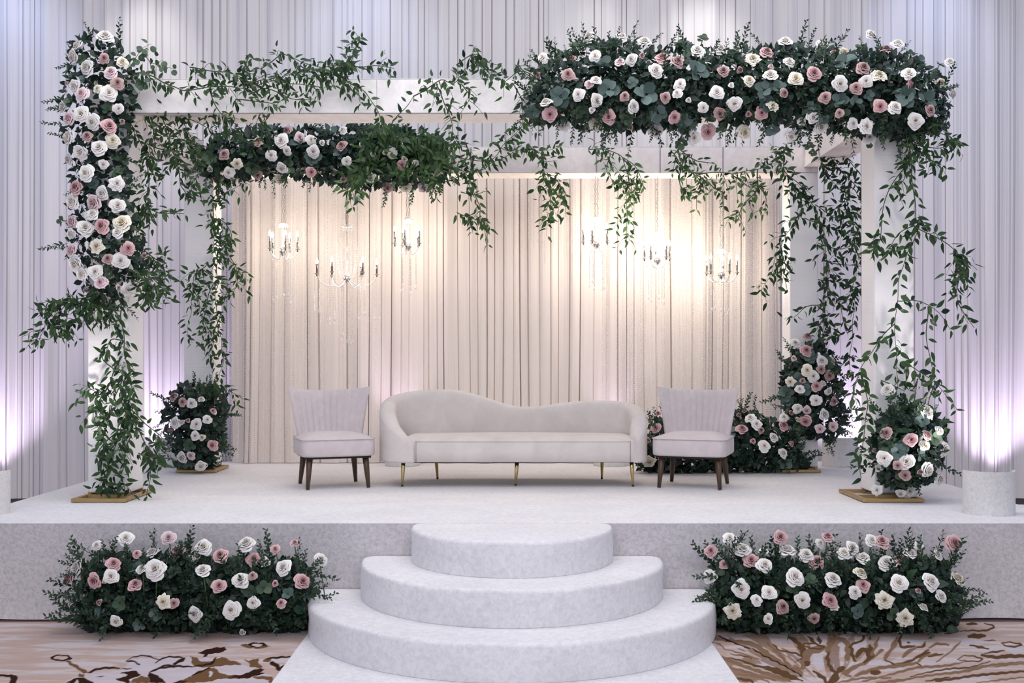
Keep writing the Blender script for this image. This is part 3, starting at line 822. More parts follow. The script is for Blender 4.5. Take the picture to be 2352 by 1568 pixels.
# ------------------------------------------------------------------ chandeliers
def chain_mesh(L, off=0.0, sw=0.0):
    m = MB()
    n = int(L / 0.021)
    for i in range(n):
        z = -L * (i + 0.5) / n
        pts = []
        for k in range(9):
            a = 2 * math.pi * k / 8
            u, v = .0058 * math.cos(a), .0135 * math.sin(a)
            pts.append((off + sw * math.sin(i) + (u if i % 2 else 0.3 * u), (0 if i % 2 else u), z + v))
        m.tube(pts, 0.0016, 4, False)
    return m
def bead_strand(m, x, y, z0, z1, r=0.0048, gap=0.0125):
    z = z0
    while z > z1:
        m.add([(x + r, y, z), (x - r, y, z), (x, y + r, z), (x, y - r, z), (x, y, z + r), (x, y, z - r)],
              [(0, 2, 4), (2, 1, 4), (1, 3, 4), (3, 0, 4), (2, 0, 5), (1, 2, 5), (3, 1, 5), (0, 3, 5)])
        z -= gap
def drop(x, y, z, s=0.011):
    return MB().lathe([(.001, 0), (s * .55, -s * .8), (s, -s * 2.0), (s * .75, -s * 2.9), (.001, -s * 3.3)], (x, y, z), 8)

def chandelier(px, ytop, ybot, halfw, ysoff, ycrys, D, label, narms=5, big=False, chains=2, seed=0, power=7, ysleeve=30):
    r = random.Random(seed)
    S = D / F
    top = P(px, ysoff, D)
    t = thing('chandelier', top, label, 'chandelier', 'crystal chandeliers under the rear beam')
    zt = -(ytop - ysoff) * S
    zb = -(ybot - ysoff) * S
    R = halfw * S
    m = MB()
    for c in range(chains):
        q = chain_mesh(-zt - .01, (c - (chains - 1) / 2) * 0.02, 0.003); m.add(q.v, q.f, True)
    obj('chain', m, 'chrome', t)
    # crystal top plate and centre column
    tp = MB().lathe([(.008, .012), (.02, .008), (.045 if not big else .055, -.004), (.04, -.012), (.012, -.02)], (0, 0, zt), 16)
    pl = obj('top_plate', tp, 'crystal', t)
    if True:
        fr = MB()
        for k in range(10):
            a = 2 * math.pi * k / 10
            q = drop(.042 * math.cos(a), .042 * math.sin(a), zt - .012, .007); fr.add(q.v, q.f, True)
        obj('pendant', fr, 'crystal', pl)
    cup = zb + (0.035 if not big else .04)
    prof = [(.006, zt - .02), (.006, zt - .05), (.016, zt - .06), (.006, zt - .075), (.005, cup + .09), (.018, cup + .07), (.026, cup + .045), (.012, cup + .03)]
    obj('column', MB().lathe(prof, (0, 0, 0), 12), 'crystal', t)
    obj('column_rod', MB().tube([(0, 0, zt), (0, 0, cup + .02)], .0032, 6), 'chrome', t)
    obj('hub', MB().lathe([(.012, cup + .035), (.03, cup + .025), (.032, cup + .012), (.018, cup - .004), (.006, cup - .02)], (0, 0, 0), 14), 'chrome', t)
    st = MB()
    for k in range(10):
        a0 = math.pi * k / 5
        st.tube([(0, 0, cup + .055), (.024 * math.cos(a0), .012 * math.sin(a0), cup + .055 + .022 * math.sin(a0))], [.004, .001], 5)
    obj('star_finial', st, 'crystal', t)
    for k in range(narms):
        a = 2 * math.pi * (k + .25) / narms + seed
        ca, sa = math.cos(a), math.sin(a)
        up = cup + .035 if not big else cup + .055
        pts = [(.022 * ca, .022 * sa, cup + .01), (.35 * R * ca, .35 * R * sa, zb - .006), (.62 * R * ca, .62 * R * sa, zb - .004), (.88 * R * ca, .88 * R * sa, zb + .03), (R * ca, R * sa, up)]
        arm = obj('arm', MB().tube(catmull(pts, 14), .0055, 7), 'crystal', t)
        b = (R * ca, R * sa, up)
        obj('candle_cup', MB().lathe([(.005, -.006), (.011, -.002), (.022, .008), (.021, .011), (.010, .006), (.010, .012)], b, 12), 'crystal', arm)
        obj('socket', MB().lathe([(.0075, -.016), (.0075, .012)], b, 10), 'candle_steel', arm)
        hs = ysleeve * S
        obj('candle_sleeve', MB().lathe([(.0085, .006), (.0085, hs), (.006, hs + .002)], b, 10), 'candle_steel' if big else 'chrome', arm)
        obj('bulb', MB().lathe([(.006, hs), (.013, hs + .013), (.0125, hs + .024), (.007, hs + .042), (.001, hs + .056)], b, 10), 'lit_bulb', arm)
        if big:
            for dx in (-.02, .022):
                m = MB(); L = r.uniform(.30, .42) if R > .2 else .3
                bead_strand(m, b[0] + dx, b[1], up - .02, up - L, .0052, .0135)
                cs = obj('crystal_strand', m, 'crystal', t)
                obj('drop', drop(b[0] + dx, b[1], up - L - .004), 'crystal', cs)
    ns = 5 if not big else 7
    for k in range(ns):
        a = 2 * math.pi * k / ns + seed * 1.7
        rr = R * (.72 if not big else .22) * r.uniform(.7, 1.1)
        z0 = zb - .01
        z1 = -(ycrys - ysoff) * S + r.uniform(0, .09)
        m = MB(); bead_strand(m, rr * math.cos(a), rr * math.sin(a), z0, z1, .0055, .0135)
        cs = obj('crystal_strand', m, 'crystal', t)
        obj('drop', drop(rr * math.cos(a), rr * math.sin(a), z1 - .004), 'crystal', cs)
    if big:   # short crystal swags round the tall column
        sw = MB()
        for k in range(14):
            a = 2 * math.pi * k / 14
            c0, c1 = (.05 * math.cos(a), .05 * math.sin(a)), (.085 * math.cos(a), .085 * math.sin(a))
            for i in range(22):
                f = i / 21; rad = .05 + .05 * math.sin(math.pi * f * .9)
                z = zt - .02 + f * (cup + .06 - zt); q = .0055
                x, y = rad * math.cos(a), rad * math.sin(a)
                if i % 1 == 0:
                    sw.add([(x + q, y, z), (x - q, y, z), (x, y + q, z), (x, y - q, z), (x, y, z + q), (x, y, z - q)], [(0, 2, 4), (2, 1, 4), (1, 3, 4), (3, 0, 4), (2, 0, 5), (1, 2, 5), (3, 1, 5), (0, 3, 5)])
        o = obj('crystal_swag', sw, 'crystal', t); o['kind'] = 'stuff'
    lz = cup + .035 + ysleeve * S + .03
    light('candle_glow', 'POINT', (0, 0.03, lz), power, (1.0, 0.89, 0.74), None, t, shadow_soft_size=0.07)
DC = 9.84
chandelier(650, 513, 592, 33, 404, 690, DC, 'small crystal chandelier with candle bulbs, outermost on the side of the left chair', seed=1, power=13)
chandelier(797, 520, 655, 68, 404, 785, DC, 'wide crystal chandelier with dark candle sleeves and the longest strands', narms=6, big=True, seed=2, power=5, ysleeve=24)
chandelier(937, 503, 580, 30, 404, 668, DC, 'small crystal chandelier above the high end of the sofa', seed=3, power=15)
chandelier(1370, 500, 575, 30, 404, 660, DC, 'small crystal chandelier hanging highest of the three on the right', seed=4, power=18)
chandelier(1510, 535, 612, 30, 404, 700, DC, 'small crystal chandelier in the middle of the three on the right', chains=1, seed=5, power=20)
chandelier(1657, 573, 645, 36, 404, 722, DC, 'small crystal chandelier hanging lowest, nearest the right rear post', seed=6, power=12)

# ------------------------------------------------------------------ bead curtains
Yb = 10.33
rs = random.Random(3)
def bead_curtain(strands, label):
    m = MB()
    for (x, y, z1) in strands:
        bead_strand(m, x, y, 3.44 - rs.uniform(0, .0185), z1, .0052, .0175)
    xa, xb = min(q[0] for q in strands) - .02, max(q[0] for q in strands) + .02
    m.tube([(xa, Yb, 3.45), (xb, Yb, 3.45)], .008, 6)            # thin header rail on two hooks in the drape
    for x in (xa + .03, xb - .03):
        m.tube([(x, Yb, 3.45), (x, 10.46, 3.47)], .006, 5)
    o = obj('bead_curtain', m, 'bead_glass')
    tag(o, label, 'bead curtain', 'crystal bead curtains', 'stuff')
L = []
for k in range(46):
    px = 505 + 365 * (k / 45) ** 0.95 + rs.uniform(-5, 5)
    full = px < 720 or rs.random() < .2
    L.append(((px - CX) * Yb / F, Yb + rs.uniform(-.03, .02), (ST + .02 + rs.uniform(0, .03)) if full else rs.uniform(1.6, 2.5)))
bead_curtain(L, 'curtain of hanging crystal bead strings on the drape behind the left chair')
L = []
for k in range(76):
    px = 1375 + 425 * (k / 75) + rs.uniform(-4, 4)
    L.append(((px - CX) * Yb / F, Yb + rs.uniform(-.03, .02), ST + .02 + rs.uniform(0, .03) if (px > 1560 or rs.random() < .5) else rs.uniform(2.2, 2.7)))
bead_curtain(L, 'curtain of hanging crystal bead strings on the drape behind the right chair')
L = []
for k in range(26):
    px = 1180 + 190 * (k / 25) + rs.uniform(-4, 4)
    L.append(((px - CX) * Yb / F, Yb + rs.uniform(-.03, .02), rs.uniform(2.48, 2.75)))
bead_curtain(L, 'short fringe of crystal bead strings high above the dip of the sofa back')
# ------------------------------------------------------------------ flower and leaf meshes
def rose_mesh(kind, col, seed):
    r = random.Random(seed)
    n, hi, spread, ruff = {'open': (21, .66, 1.0, .034), 'bud': (15, .95, .78, .02), 'ruffled': (34, .5, .98, .10)}[kind]
    V, Fq, rim = [], [], []
    nu, nv = 7, 5
    for i in range(n):
        t = i / (n - 1)
        ph = i * 2.39996 + r.uniform(-.15, .15)
        rad = (0.07 + 0.93 * t ** 0.9) * spread
        wd = (1.75 - .95 * t) * r.uniform(.9, 1.1)
        ztop = hi * (1 - .85 * t ** 1.5) * r.uniform(.93, 1.07)
        rin = .04 + .16 * t
        curl = .30 * t ** 1.5
        p2 = r.uniform(0, 6)
        for j in range(nv):
            v = j / (nv - 1)
            for k in range(nu):
                u = 2 * k / (nu - 1) - 1
                ve = v * (1 - .22 * u * u * (.3 + .7 * t) - (.06 * (1 - abs(u)) if v > .9 and t > .3 else 0))
                a = ph + u * wd * (.45 + .55 * math.sin(min(1, ve * 1.15) * math.pi / 2)) * .95
                rho = rin + (rad - rin) * ve ** (0.75 + .9 * (1 - t)) + ruff * math.sin(5 * u + p2) * v * (.4 + t)
                rho *= 1 + v * t * (.10 * (1 - abs(u)) - .03)
                z = -.42 + (ztop + .42) * math.sin(ve * math.pi / 2 * (1 + .25 * t)) - curl * max(0, ve - .6) * 1.6 + ruff * .8 * math.sin(7 * u + p2 * 2) * v
                V.append((rho * math.cos(a), rho * math.sin(a), z))
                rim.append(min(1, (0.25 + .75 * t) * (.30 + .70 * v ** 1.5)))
        o = i * nu * nv
        for j in range(nv - 1):
            for k in range(nu - 1):
                Fq.append((o + j * nu + k, o + j * nu + k + 1, o + (j + 1) * nu + k + 1, o + (j + 1) * nu + k))
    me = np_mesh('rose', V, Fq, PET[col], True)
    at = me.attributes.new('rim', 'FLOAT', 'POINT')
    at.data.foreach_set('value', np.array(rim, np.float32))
    return me
ROSE = {}
def rose(kind, col, k):
    key = (kind, col, k % 2)
    if key not in ROSE:
        ROSE[key] = rose_mesh(kind, col, 100 + (k % 2) * 7 + len(kind))
    return ROSE[key]

def leaf_arrays(width, n=5, tip=1.0, fold=.25, droop=.25, round_=False):
    V, Fq = [], []
    for j in range(n + 1):
        t = j / n
        if round_:
            hw = width * math.sqrt(max(0.0, 1 - (2 * t - 1) ** 2)) if 0 < j < n else 0.06 * width
        else:
            hw = width * (math.sin(math.pi * t ** 0.75) ** 0.9 if 0 < j < n else .03)
        z = -droop * t * t
        V += [(t, -hw, z + fold * hw), (t, 0, z), (t, hw, z + fold * hw)]
    for j in range(n):
        a = 3 * j
        Fq += [(a, a + 3, a + 4, a + 1), (a + 1, a + 4, a + 5, a + 2)]
    return np.array(V), np.array(Fq)
def leaf_meshes(name, mat, specs):
    return [np_mesh(name, *leaf_arrays(**s), mat, True) for s in specs]
SM = [dict(width=.18, droop=.35), dict(width=.23, droop=.12), dict(width=.15, droop=.6), dict(width=.21, droop=-.2)]
LEAF = {
    'smilax': leaf_meshes('leaf', 'smilax_leaf', SM), 'bright': leaf_meshes('leaf', 'smilax_bright', SM),
    'salal': leaf_meshes('leaf', 'salal_leaf', [dict(width=.33, droop=.2), dict(width=.38, droop=.4)]),
    'euc': leaf_meshes('leaf', 'eucalyptus_leaf', [dict(width=.5, droop=.15, round_=True, n=6), dict(width=.46, droop=-.1, round_=True, n=6)]),
    'eucg': leaf_meshes('leaf', 'eucalyptus_green', [dict(width=.5, droop=.15, round_=True, n=6), dict(width=.46, droop=-.1, round_=True, n=6)])}
def frame(loc, d, nrm, s):
    d = Vector(d).normalized(); nrm = Vector(nrm)
    nrm = nrm - d * nrm.dot(d)
    if nrm.length < 1e-4: nrm = d.orthogonal()
    nrm.normalize(); y = nrm.cross(d)
    m = Matrix((d, y, nrm)).transposed() * s
    return Matrix.Translation(loc) @ m.to_4x4()
def sprig_mesh(seed):
    r = random.Random(seed)
    m = MB()
    m.tube([(0, 0, 0), (.5, .02, .03), (1, 0, -.02)], [.012, .009, .004], 4)
    lv, lf = leaf_arrays(.28, 3, droop=.2)
    for k in range(18):
        t = .12 + .88 * k / 17
        a = k * 2.4 + r.uniform(-.4, .4)
        s = (.20 - .08 * t) * r.uniform(.8, 1.2)
        d = Vector((.8, math.cos(a), math.sin(a))).normalized()
        for side in ((1, 0.0),) if k < 17 else ((1, 0),):
            M = frame((t, 0, 0), d + Vector((0, 0, .1)), (r.uniform(-.5, .5), r.uniform(-1, 1), 1), s)
            m.add([M @ Vector(q) for q in lv], [tuple(f) for f in lf], True)
    return m.mesh('sprig', 'sprig_leaf')
SPRIG = [sprig_mesh(k) for k in range(4)]
RV = lambda s: Vector((rng.gauss(0, s), rng.gauss(0, s), rng.gauss(0, s)))

def unzoom(txt, ox, oy, s=800 / 2352):
    out = []
    for it in txt.split(';'):
        q = it.split()
        if len(q) < 4: continue
        out.append((ox + float(q[0]) * s, oy + float(q[1]) * s, float(q[2]) * s, q[3]))
    return out

class Blob:
    """leafy mound: outline traced at its own distance, swelling towards the viewer in the middle"""
    def __init__(self, poly, d0, B, R):
        self.p = np.array(poly, float); self.d0, self.B, self.R = d0, B, R
    def inside(self, q):
        p = self.p; ins = np.zeros(len(q), bool); j = len(p) - 1
        for i in range(len(p)):
            c = ((p[i, 1] > q[:, 1]) != (p[j, 1] > q[:, 1])) & (q[:, 0] < (p[j, 0] - p[i, 0]) * (q[:, 1] - p[i, 1]) / (p[j, 1] - p[i, 1] + 1e-9) + p[i, 0])
            ins ^= c; j = i
        return ins
    def edge(self, q):
        best = np.full(len(q), 1e9); vec = np.zeros((len(q), 2))
        p = self.p
        for i in range(len(p)):
            a, b = p[i], p[(i + 1) % len(p)]
            ab = b - a
            t = np.clip(((q - a) @ ab) / (ab @ ab), 0, 1)
            c = a + t[:, None] * ab
            d = np.linalg.norm(q - c, axis=1)
            m = d < best
            best[m] = d[m]; vec[m] = (c - q)[m] / (d[m][:, None] + 1e-6)
        return best, vec
    def surf(self, q):
        q = np.asarray(q, float).reshape(-1, 2)
        ins = self.inside(q); e, v = self.edge(q)
        v = np.where(ins[:, None], v, -v)
        s = np.clip(np.where(ins, e, 0) / self.R, 0, 1)
        d = self.d0 + self.B * (1 - np.sqrt(1 - (1 - s) ** 2))
        return d, v, s
    def sample(self, n):
        lo, hi = self.p.min(0), self.p.max(0); out = []
        while len(out) < n:
            q = nrg.uniform(lo, hi, (n * 2, 2)); out += list(q[self.inside(q)])
        return np.array(out[:n])

def euc_cluster(root, loc, s, nrm, mat, k=6):
    m = MB(); m.tube([(0, 0, 0), tuple(Vector(nrm).normalized() * -.08)], .0035, 4)
    e = obj('eucalyptus_sprig', m, 'stem_green', root, loc)
    nrm = Vector(nrm).normalized(); a0 = rng.uniform(0, 6)
    t1 = nrm.orthogonal().normalized(); t2 = nrm.cross(t1)
    for i in range(k):
        a = a0 + 2 * math.pi * i / k + rng.uniform(-.25, .25)
        up = .2 + .5 * (i % 2)
        d = t1 * math.cos(a) + t2 * math.sin(a) + nrm * up
        link('leaf', rng.choice(LEAF[mat]), e, None, frame(d * s * .12, d, nrm + RV(.2), s * rng.uniform(.8, 1.1)))

def arrangement(name, label, cat, group, poly, d0, B, R, thick, roses, nfill, nleaf, eucs, sprigs, floor=None, lean=(0, 0, 0), fsize=(.05, .085), stems=False, nlook=0, hang=0):
    bl = Blob(poly, d0, B, R)
    c = bl.p.mean(0)
    base = P(c[0], bl.p[:, 1].max(), d0 + B)
    if floor is not None: base.z = floor
    root = thing(name, base, label, cat, group)
    lean = Vector(lean)
    def keep(p):
        if floor is not None and p.z < floor + .012: p.z = floor + .012 + rng.uniform(0, .02)
        return p
    # dense dark filler, uncountable
    q = bl.sample(nfill); d, v, s = bl.surf(q)
    lv, lf = leaf_arrays(.3, 3, droop=.25)
    VV = np.zeros((nfill, len(lv), 3)); 
    for i in range(nfill):
        dep = d[i] + rng.random() ** 1.3 * thick
        p = keep(P(q[i][0], q[i][1], dep))
        nr = Vector((v[i][0] * (1.2 - s[i]), -1.0, -v[i][1] * (1.2 - s[i]))) + lean + RV(.45)
        dr = Vector((v[i][0] * (1 - s[i]), 0, -v[i][1] * (1 - s[i]))) + RV(.8)
        sz = rng.uniform(*fsize)
        M = frame(p - base, dr, nr, sz)
        A = np.array(M)
        VV[i] = lv @ A[:3, :3].T + A[:3, 3]
    if floor is not None:
        VV[..., 2] = np.maximum(VV[..., 2], floor - base.z + .004)
    FF = (lf[None] + (np.arange(nfill) * len(lv))[:, None, None]).reshape(-1, 4)
    o = link('foliage', np_mesh('foliage', VV.reshape(-1, 3), FF, 'filler_leaf', True), root)
    o['kind'] = 'stuff'
    # blooms
    if roses:
        qq = np.array([(a, b) for a, b, _, _ in roses]); d, v, s = bl.surf(qq)
        for i, (px, py, r, col) in enumerate(roses):
            kind = 'open'
            if col in 'cr' and rng.random() < .5: kind = 'ruffled'
            if r < 10: kind = 'bud'
            if col == 'r': kind, col = 'ruffled', 'w'
            if col == 'R': kind, col = 'ruffled', 'c'
            dep = d[i] - .065 - rng.uniform(0, .02) - .03 * (1 - s[i])
            p = P(px, py, dep)
            k = .65 * (1 - s[i])
            nr = Vector((v[i][0] * k, -1.0, -v[i][1] * k * .8)) + lean * 1.2 + RV(.22)
            R_ = r * dep / F * 1.2
            if floor is not None: p.z = max(p.z, floor + R_ * .75)
            M = nr.normalized().to_track_quat('Z', 'Y').to_matrix() @ Matrix.Rotation(rng.uniform(0, 6.28), 3, 'Z') * R_
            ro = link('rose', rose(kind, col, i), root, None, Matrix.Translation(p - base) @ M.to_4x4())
            if stems and py < bl.p[:, 1].min() + 45:
                e = p - base; L = rng.uniform(.16, .26)
                Mi = ro.matrix_basis.inverted()
                a = Mi @ (e - nr.normalized() * R_ * .3); b2 = Mi @ (e + Vector((rng.uniform(-.02, .02), .05, -L)))
                obj('stem', MB().tube([a, a.lerp(b2, .5), b2], .0035 / R_, 5), 'stem_green', ro)
    # larger single leaves
    q = bl.sample(nleaf); d, v, s = bl.surf(q)
    for i in range(nleaf):
        p = keep(P(q[i][0], q[i][1], d[i] + rng.uniform(-.02, .05)))
        nr = Vector((v[i][0] * (1.2 - s[i]), -1.0, .5 - v[i][1] * (1.2 - s[i]))) + lean + RV(.4)
        dr = Vector((v[i][0] * .6, -.2, -v[i][1] * .6 - .3)) + RV(.7)
        if floor is not None and p.z < floor + .08: dr.z = abs(dr.z)
        link('leaf', rng.choice(LEAF['salal']), root, None, frame(p - base, dr, nr, rng.uniform(.05, .085)))
    # eucalyptus
    el = list(eucs)
    for k in range(nlook):
        a = bl.sample(1)[0]; el.append((a[0], a[1], rng.uniform(14, 20), rng.choice('eg')))
    for (px, py, r, m) in el:
        d, v, s = bl.surf([(px, py)])
        nr = Vector((v[0][0] * (1 - s[0]), -1, -v[0][1] * (1 - s[0]))) + RV(.25) + lean
        p = P(px, py, d[0] - .03)
        if floor is not None: p.z = max(p.z, floor + .07)
        euc_cluster(root, p - base, r * d[0] / F * 1.0, nr, 'euc' if m == 'e' else 'eucg', rng.choice((5, 6, 7)))
    # fine leafed sprigs: round the rim and some within
    for k in range(sprigs):
        if k % 2 and k < 120:
            i = rng.randrange(len(bl.p)); f = rng.random()
            a = bl.p[i] * (1 - f) + bl.p[(i + 1) % len(bl.p)] * f
        else:
            a = bl.sample(1)[0]
        d, v, s = bl.surf([a + (bl.p.mean(0) - a) * .06])
        p = keep(P(a[0], a[1], d[0] + rng.uniform(-.03, .05)))
        out = Vector((v[0][0], -.35, -v[0][1])) + lean * .6 + RV(.45)
        if hang and -v[0][1] < -.2: out.z -= .5
        if floor is not None and p.z < floor + .15: out.z = abs(out.z) * .3 + .3
        L = rng.uniform(.12, .21)
        link('sprig', SPRIG[k % 4], root, None, frame(p - base, out, (RV(1) + Vector((0, -1, 0))), L))
    return root, bl, base

A_R = unzoom("710 250 52 w;530 310 42 w;500 380 50 w;705 395 35 m;590 455 52 w;750 490 45 b;825 420 38 c;793 562 42 m;505 580 42 w;555 635 47 b;738 630 58 w;455 565 20 b;430 720 40 w;553 770 55 w;468 800 46 b;628 825 52 w;733 855 53 p;800 735 35 w;825 820 22 m;468 930 55 w;590 920 36 m;762 950 48 c;670 1000 54 w;545 1025 50 w;465 1075 35 w;585 1170 55 w;790 1240 48 r;515 1265 48 p;693 1305 48 w;490 1360 50 w;635 1370 55 b;795 1390 50 w;630 1445 45 w;490 1495 45 b;575 1540 55 w;690 1525 52 p;825 1510 62 c;660 600 30 c;700 1110 34 w;", 0, 0) + \
      unzoom("655 135 48 c;490 165 50 b;865 150 46 p;970 195 25 m;515 250 56 w;730 220 36 m;815 235 54 w;645 310 50 w;555 320 45 w;680 375 44 b;865 425 50 r;800 410 25 b;710 505 42 b;800 40 45 w;480 50 35 w;590 425 28 b;", 0, 520)
B_R = unzoom("1385 395 40 w;1358 508 28 m;1555 505 42 m;1588 398 28 m;1700 250 42 w;1915 250 38 w;2070 285 45 w;1740 380 40 w;1985 405 42 w;1905 420 35 b;2052 380 25 m;2190 395 48 p;2290 420 45 m;2145 480 50 w;1742 545 38 w;1700 570 32 b;1625 640 42 w;1407 695 42 w;1745 675 45 w;1718 745 28 w;1938 652 33 m;1993 720 45 w;2312 572 40 w;2293 632 34 w;2210 660 36 m;1435 772 50 p;1828 792 48 p;2270 792 42 p;1520 845 44 r;1740 830 50 c;2150 880 48 w;1975 860 25 m", 776, 0) + \
      unzoom("145 345 48 w;22 420 35 m;305 335 45 w;612 355 45 p;520 400 50 R;740 285 46 w;765 420 38 w;988 298 40 w;1060 362 28 p;1135 365 50 c;1315 235 38 w;1420 340 42 m;1498 300 42 w;1850 422 36 w;320 483 40 m;432 472 28 m;495 545 38 c;640 510 48 w;810 535 50 c;930 500 52 p;1265 462 48 m;1370 512 52 R;1285 548 42 w;1108 568 52 w;1220 595 42 m;1575 500 46 w;1575 568 35 p;1790 565 42 c;1865 635 35 w;85 675 24 w;278 628 48 w;375 575 24 w;400 700 48 w;185 728 36 w;298 765 42 m;580 762 44 p;655 715 38 c;730 630 32 m;1010 660 40 m;1105 765 30 m;1380 718 45 p;1480 728 46 w;1715 745 38 m;215 890 52 p;120 930 50 w;460 895 50 c;780 918 48 w;925 795 42 w;978 855 48 w;1195 835 38 w;1285 855 50 r;1310 925 42 w;1620 815 52 w;640 455 25 b;850 820 30 w;490 770 26 m", 1552, 0)
C_R = unzoom("1560 935 26 w;1940 885 38 m;1900 950 48 w;1748 955 34 m;2025 930 36 b;2100 945 36 w;2175 965 26 w;1940 1020 30 w;2115 1025 42 w;1832 1048 38 w;1518 1045 38 m;1600 1105 35 c;1423 1140 28 w;1545 1165 38 w;1905 1135 38 w;2100 1160 36 p;2310 985 38 m;2315 880 30 w;1740 1180 32 m;1465 1215 28 m;1890 1210 38 c", 0, 0) + \
      unzoom("62 1090 34 w;165 980 26 w;365 1035 36 w;320 1030 24 b;435 1115 35 m;525 1100 28 w;225 1200 36 w;335 1265 36 p;460 1265 38 c;578 1265 36 b;130 1345 30 r;665 1165 30 c;235 1040 25 w;175 1085 22 w;450 1075 28 c;40 1210 28 m", 776, 0)
D_R = unzoom("890 745 32 m;808 790 36 w;880 838 40 p;985 910 40 w;1055 910 30 c;890 970 40 c;980 965 30 m;928 1010 40 w;1037 1005 34 m;775 1048 32 R;857 1040 24 m;948 1080 36 p;993 1060 25 w;838 1100 32 w;1030 1110 30 w;948 1175 38 w;1065 1180 30 m;822 1228 36 w;885 1240 30 b;783 1255 22 m;1000 1270 40 w;880 1310 42 p;975 1365 32 b;1065 1350 34 b;830 1300 25 c;800 890 25 b", 1552, 520)
I_R = unzoom("462 1248 26 m;505 1295 36 w;545 1335 36 w;448 1370 40 p;575 1375 28 m;725 1345 40 p;730 1290 32 w;660 1425 34 w;520 1448 24 p;597 1482 40 w;723 1530 34 w;777 1468 24 p;425 1275 22 m", 1552, 520) + \
      [(1507, 983, 12, 'p'), (1512, 950, 8, 'p'), (1489, 1011, 9, 'p'), (1491, 1060, 14, 'R'), (1492, 968, 9, 'c')]
E_R = unzoom("1175 1150 32 m;1235 1185 30 m;1295 1195 35 w;1360 1170 28 w;1440 1245 24 p;1185 1325 40 w;1235 1325 25 w;1270 1308 20 p;1327 1335 38 w;1400 1305 30 w;1320 1412 32 w;1365 1425 28 c;1160 1375 28 m;1438 1475 38 p;1230 1560 38 w;1290 1545 30 b", 0, 520) + unzoom("1355 115 38 w", 0, 1035)
F_R = unzoom("1432 1105 44 w;1425 1395 40 m;1590 1440 44 p;1695 1410 36 m;1780 1380 32 w;1690 1250 60 r;1805 1500 50 w;1680 1480 35 c;1695 1160 25 w;1345 1510 24 b", 1552, 520) + \
      unzoom("1408 50 50 w;1558 75 54 w;1500 100 32 m;1548 165 38 m;1365 115 30 w;1698 128 52 w;1650 140 25 m;1780 190 42 w;1360 265 35 r;1580 275 50 r;1520 325 32 w", 1552, 1035)
G_R = unzoom("850 595 52 w;1140 590 48 b;655 640 35 w;925 698 30 p;1030 690 45 w;1198 685 56 p;1375 655 55 w;1665 630 58 w;1490 710 52 p;1310 710 35 w;1715 735 50 p;1780 750 40 w;1990 625 30 p;1860 665 32 p;1915 790 54 w;2165 740 45 w;525 785 50 w;765 765 48 p;470 865 45 m;640 875 52 p;750 850 50 w;1050 800 70 w;960 800 40 w;1370 810 52 w;915 905 46 p;1480 915 48 p;1625 875 55 w;1705 845 30 m;1860 895 28 p;2040 885 54 p;1105 1020 48 R;1175 1030 35 m;1320 1100 50 w;1563 1075 60 w;1710 1025 42 w;1900 1030 34 p;785 1150 40 w;675 1025 28 m;1640 1235 28 w;705 885 20 p", 0, 1035)
H_R = unzoom("240 680 45 p;365 595 45 w;705 585 48 p;1025 585 42 p;975 625 32 w;1320 605 42 w;1390 615 50 p;1875 625 58 p;450 670 54 w;755 680 58 w;1190 655 48 w;510 745 54 p;600 775 52 w;880 705 50 w;950 755 52 p;1135 695 50 w;1265 725 48 w;1425 760 58 w;1525 740 46 p;1585 695 45 w;1640 645 35 w;1765 705 38 w;590 680 30 w;235 850 48 w;440 935 60 w;800 855 65 w;1060 870 55 w;1245 825 45 c;1265 910 45 p;1505 895 60 w;1720 885 58 w;1900 865 50 c;1635 950 25 p;545 1008 38 w;630 960 50 w;855 1010 52 w;1040 1015 52 p;1210 955 42 w;1410 1010 56 R;1790 985 42 w;720 1055 46 m;385 1080 52 R;1670 1060 36 w;628 1135 35 w;935 1130 36 m;1550 1130 52 R;1910 1060 30 w;330 770 35 p;1070 1050 30 c", 1552, 1035)
Z = 800 / 2352
def ez(txt, ox, oy):
    return [(ox + float(a) * Z, oy + float(b) * Z, float(r) * Z, m) for a, b, r, m in (t.split() for t in txt.split(';'))]
A_E = ez("470 480 45 g;490 525 35 g;575 525 40 e;830 1090 45 g;810 1160 35 g;760 1310 55 e;480 680 50 g;720 735 45 g;620 910 30 g;560 400 40 g;640 1240 45 e;420 1490 40 g", 0, 0) + ez("740 120 55 e;680 160 45 g;730 270 35 g;740 320 40 g", 0, 520)
B_E = ez("1505 650 75 e;1770 445 75 e;1830 605 70 e;2080 640 80 e;1610 325 55 g;1500 370 40 g;1690 290 45 g;2310 310 45 g;1320 750 55 e;2160 760 70 e;2330 800 60 e;1460 430 45 g;1880 310 40 g;1620 760 50 g;1950 800 50 g;1990 560 40 e", 776, 0) + \
      ez("70 320 50 e;145 490 75 e;70 840 75 e;600 610 65 e;690 600 60 e;600 690 60 e;650 860 55 e;1110 680 55 e;1150 430 75 e;1210 690 50 e;1250 335 45 g;1560 660 80 e;1690 690 75 e;1590 370 40 g;1640 410 45 e;1450 500 50 e;900 975 40 g;925 1025 30 g;1310 975 25 g;40 960 50 g;180 270 45 g;300 860 40 g;900 720 45 e;1300 640 40 e;1780 440 35 g;1000 800 40 e", 1552, 0)
FP = 'flowers fixed to the canopy'
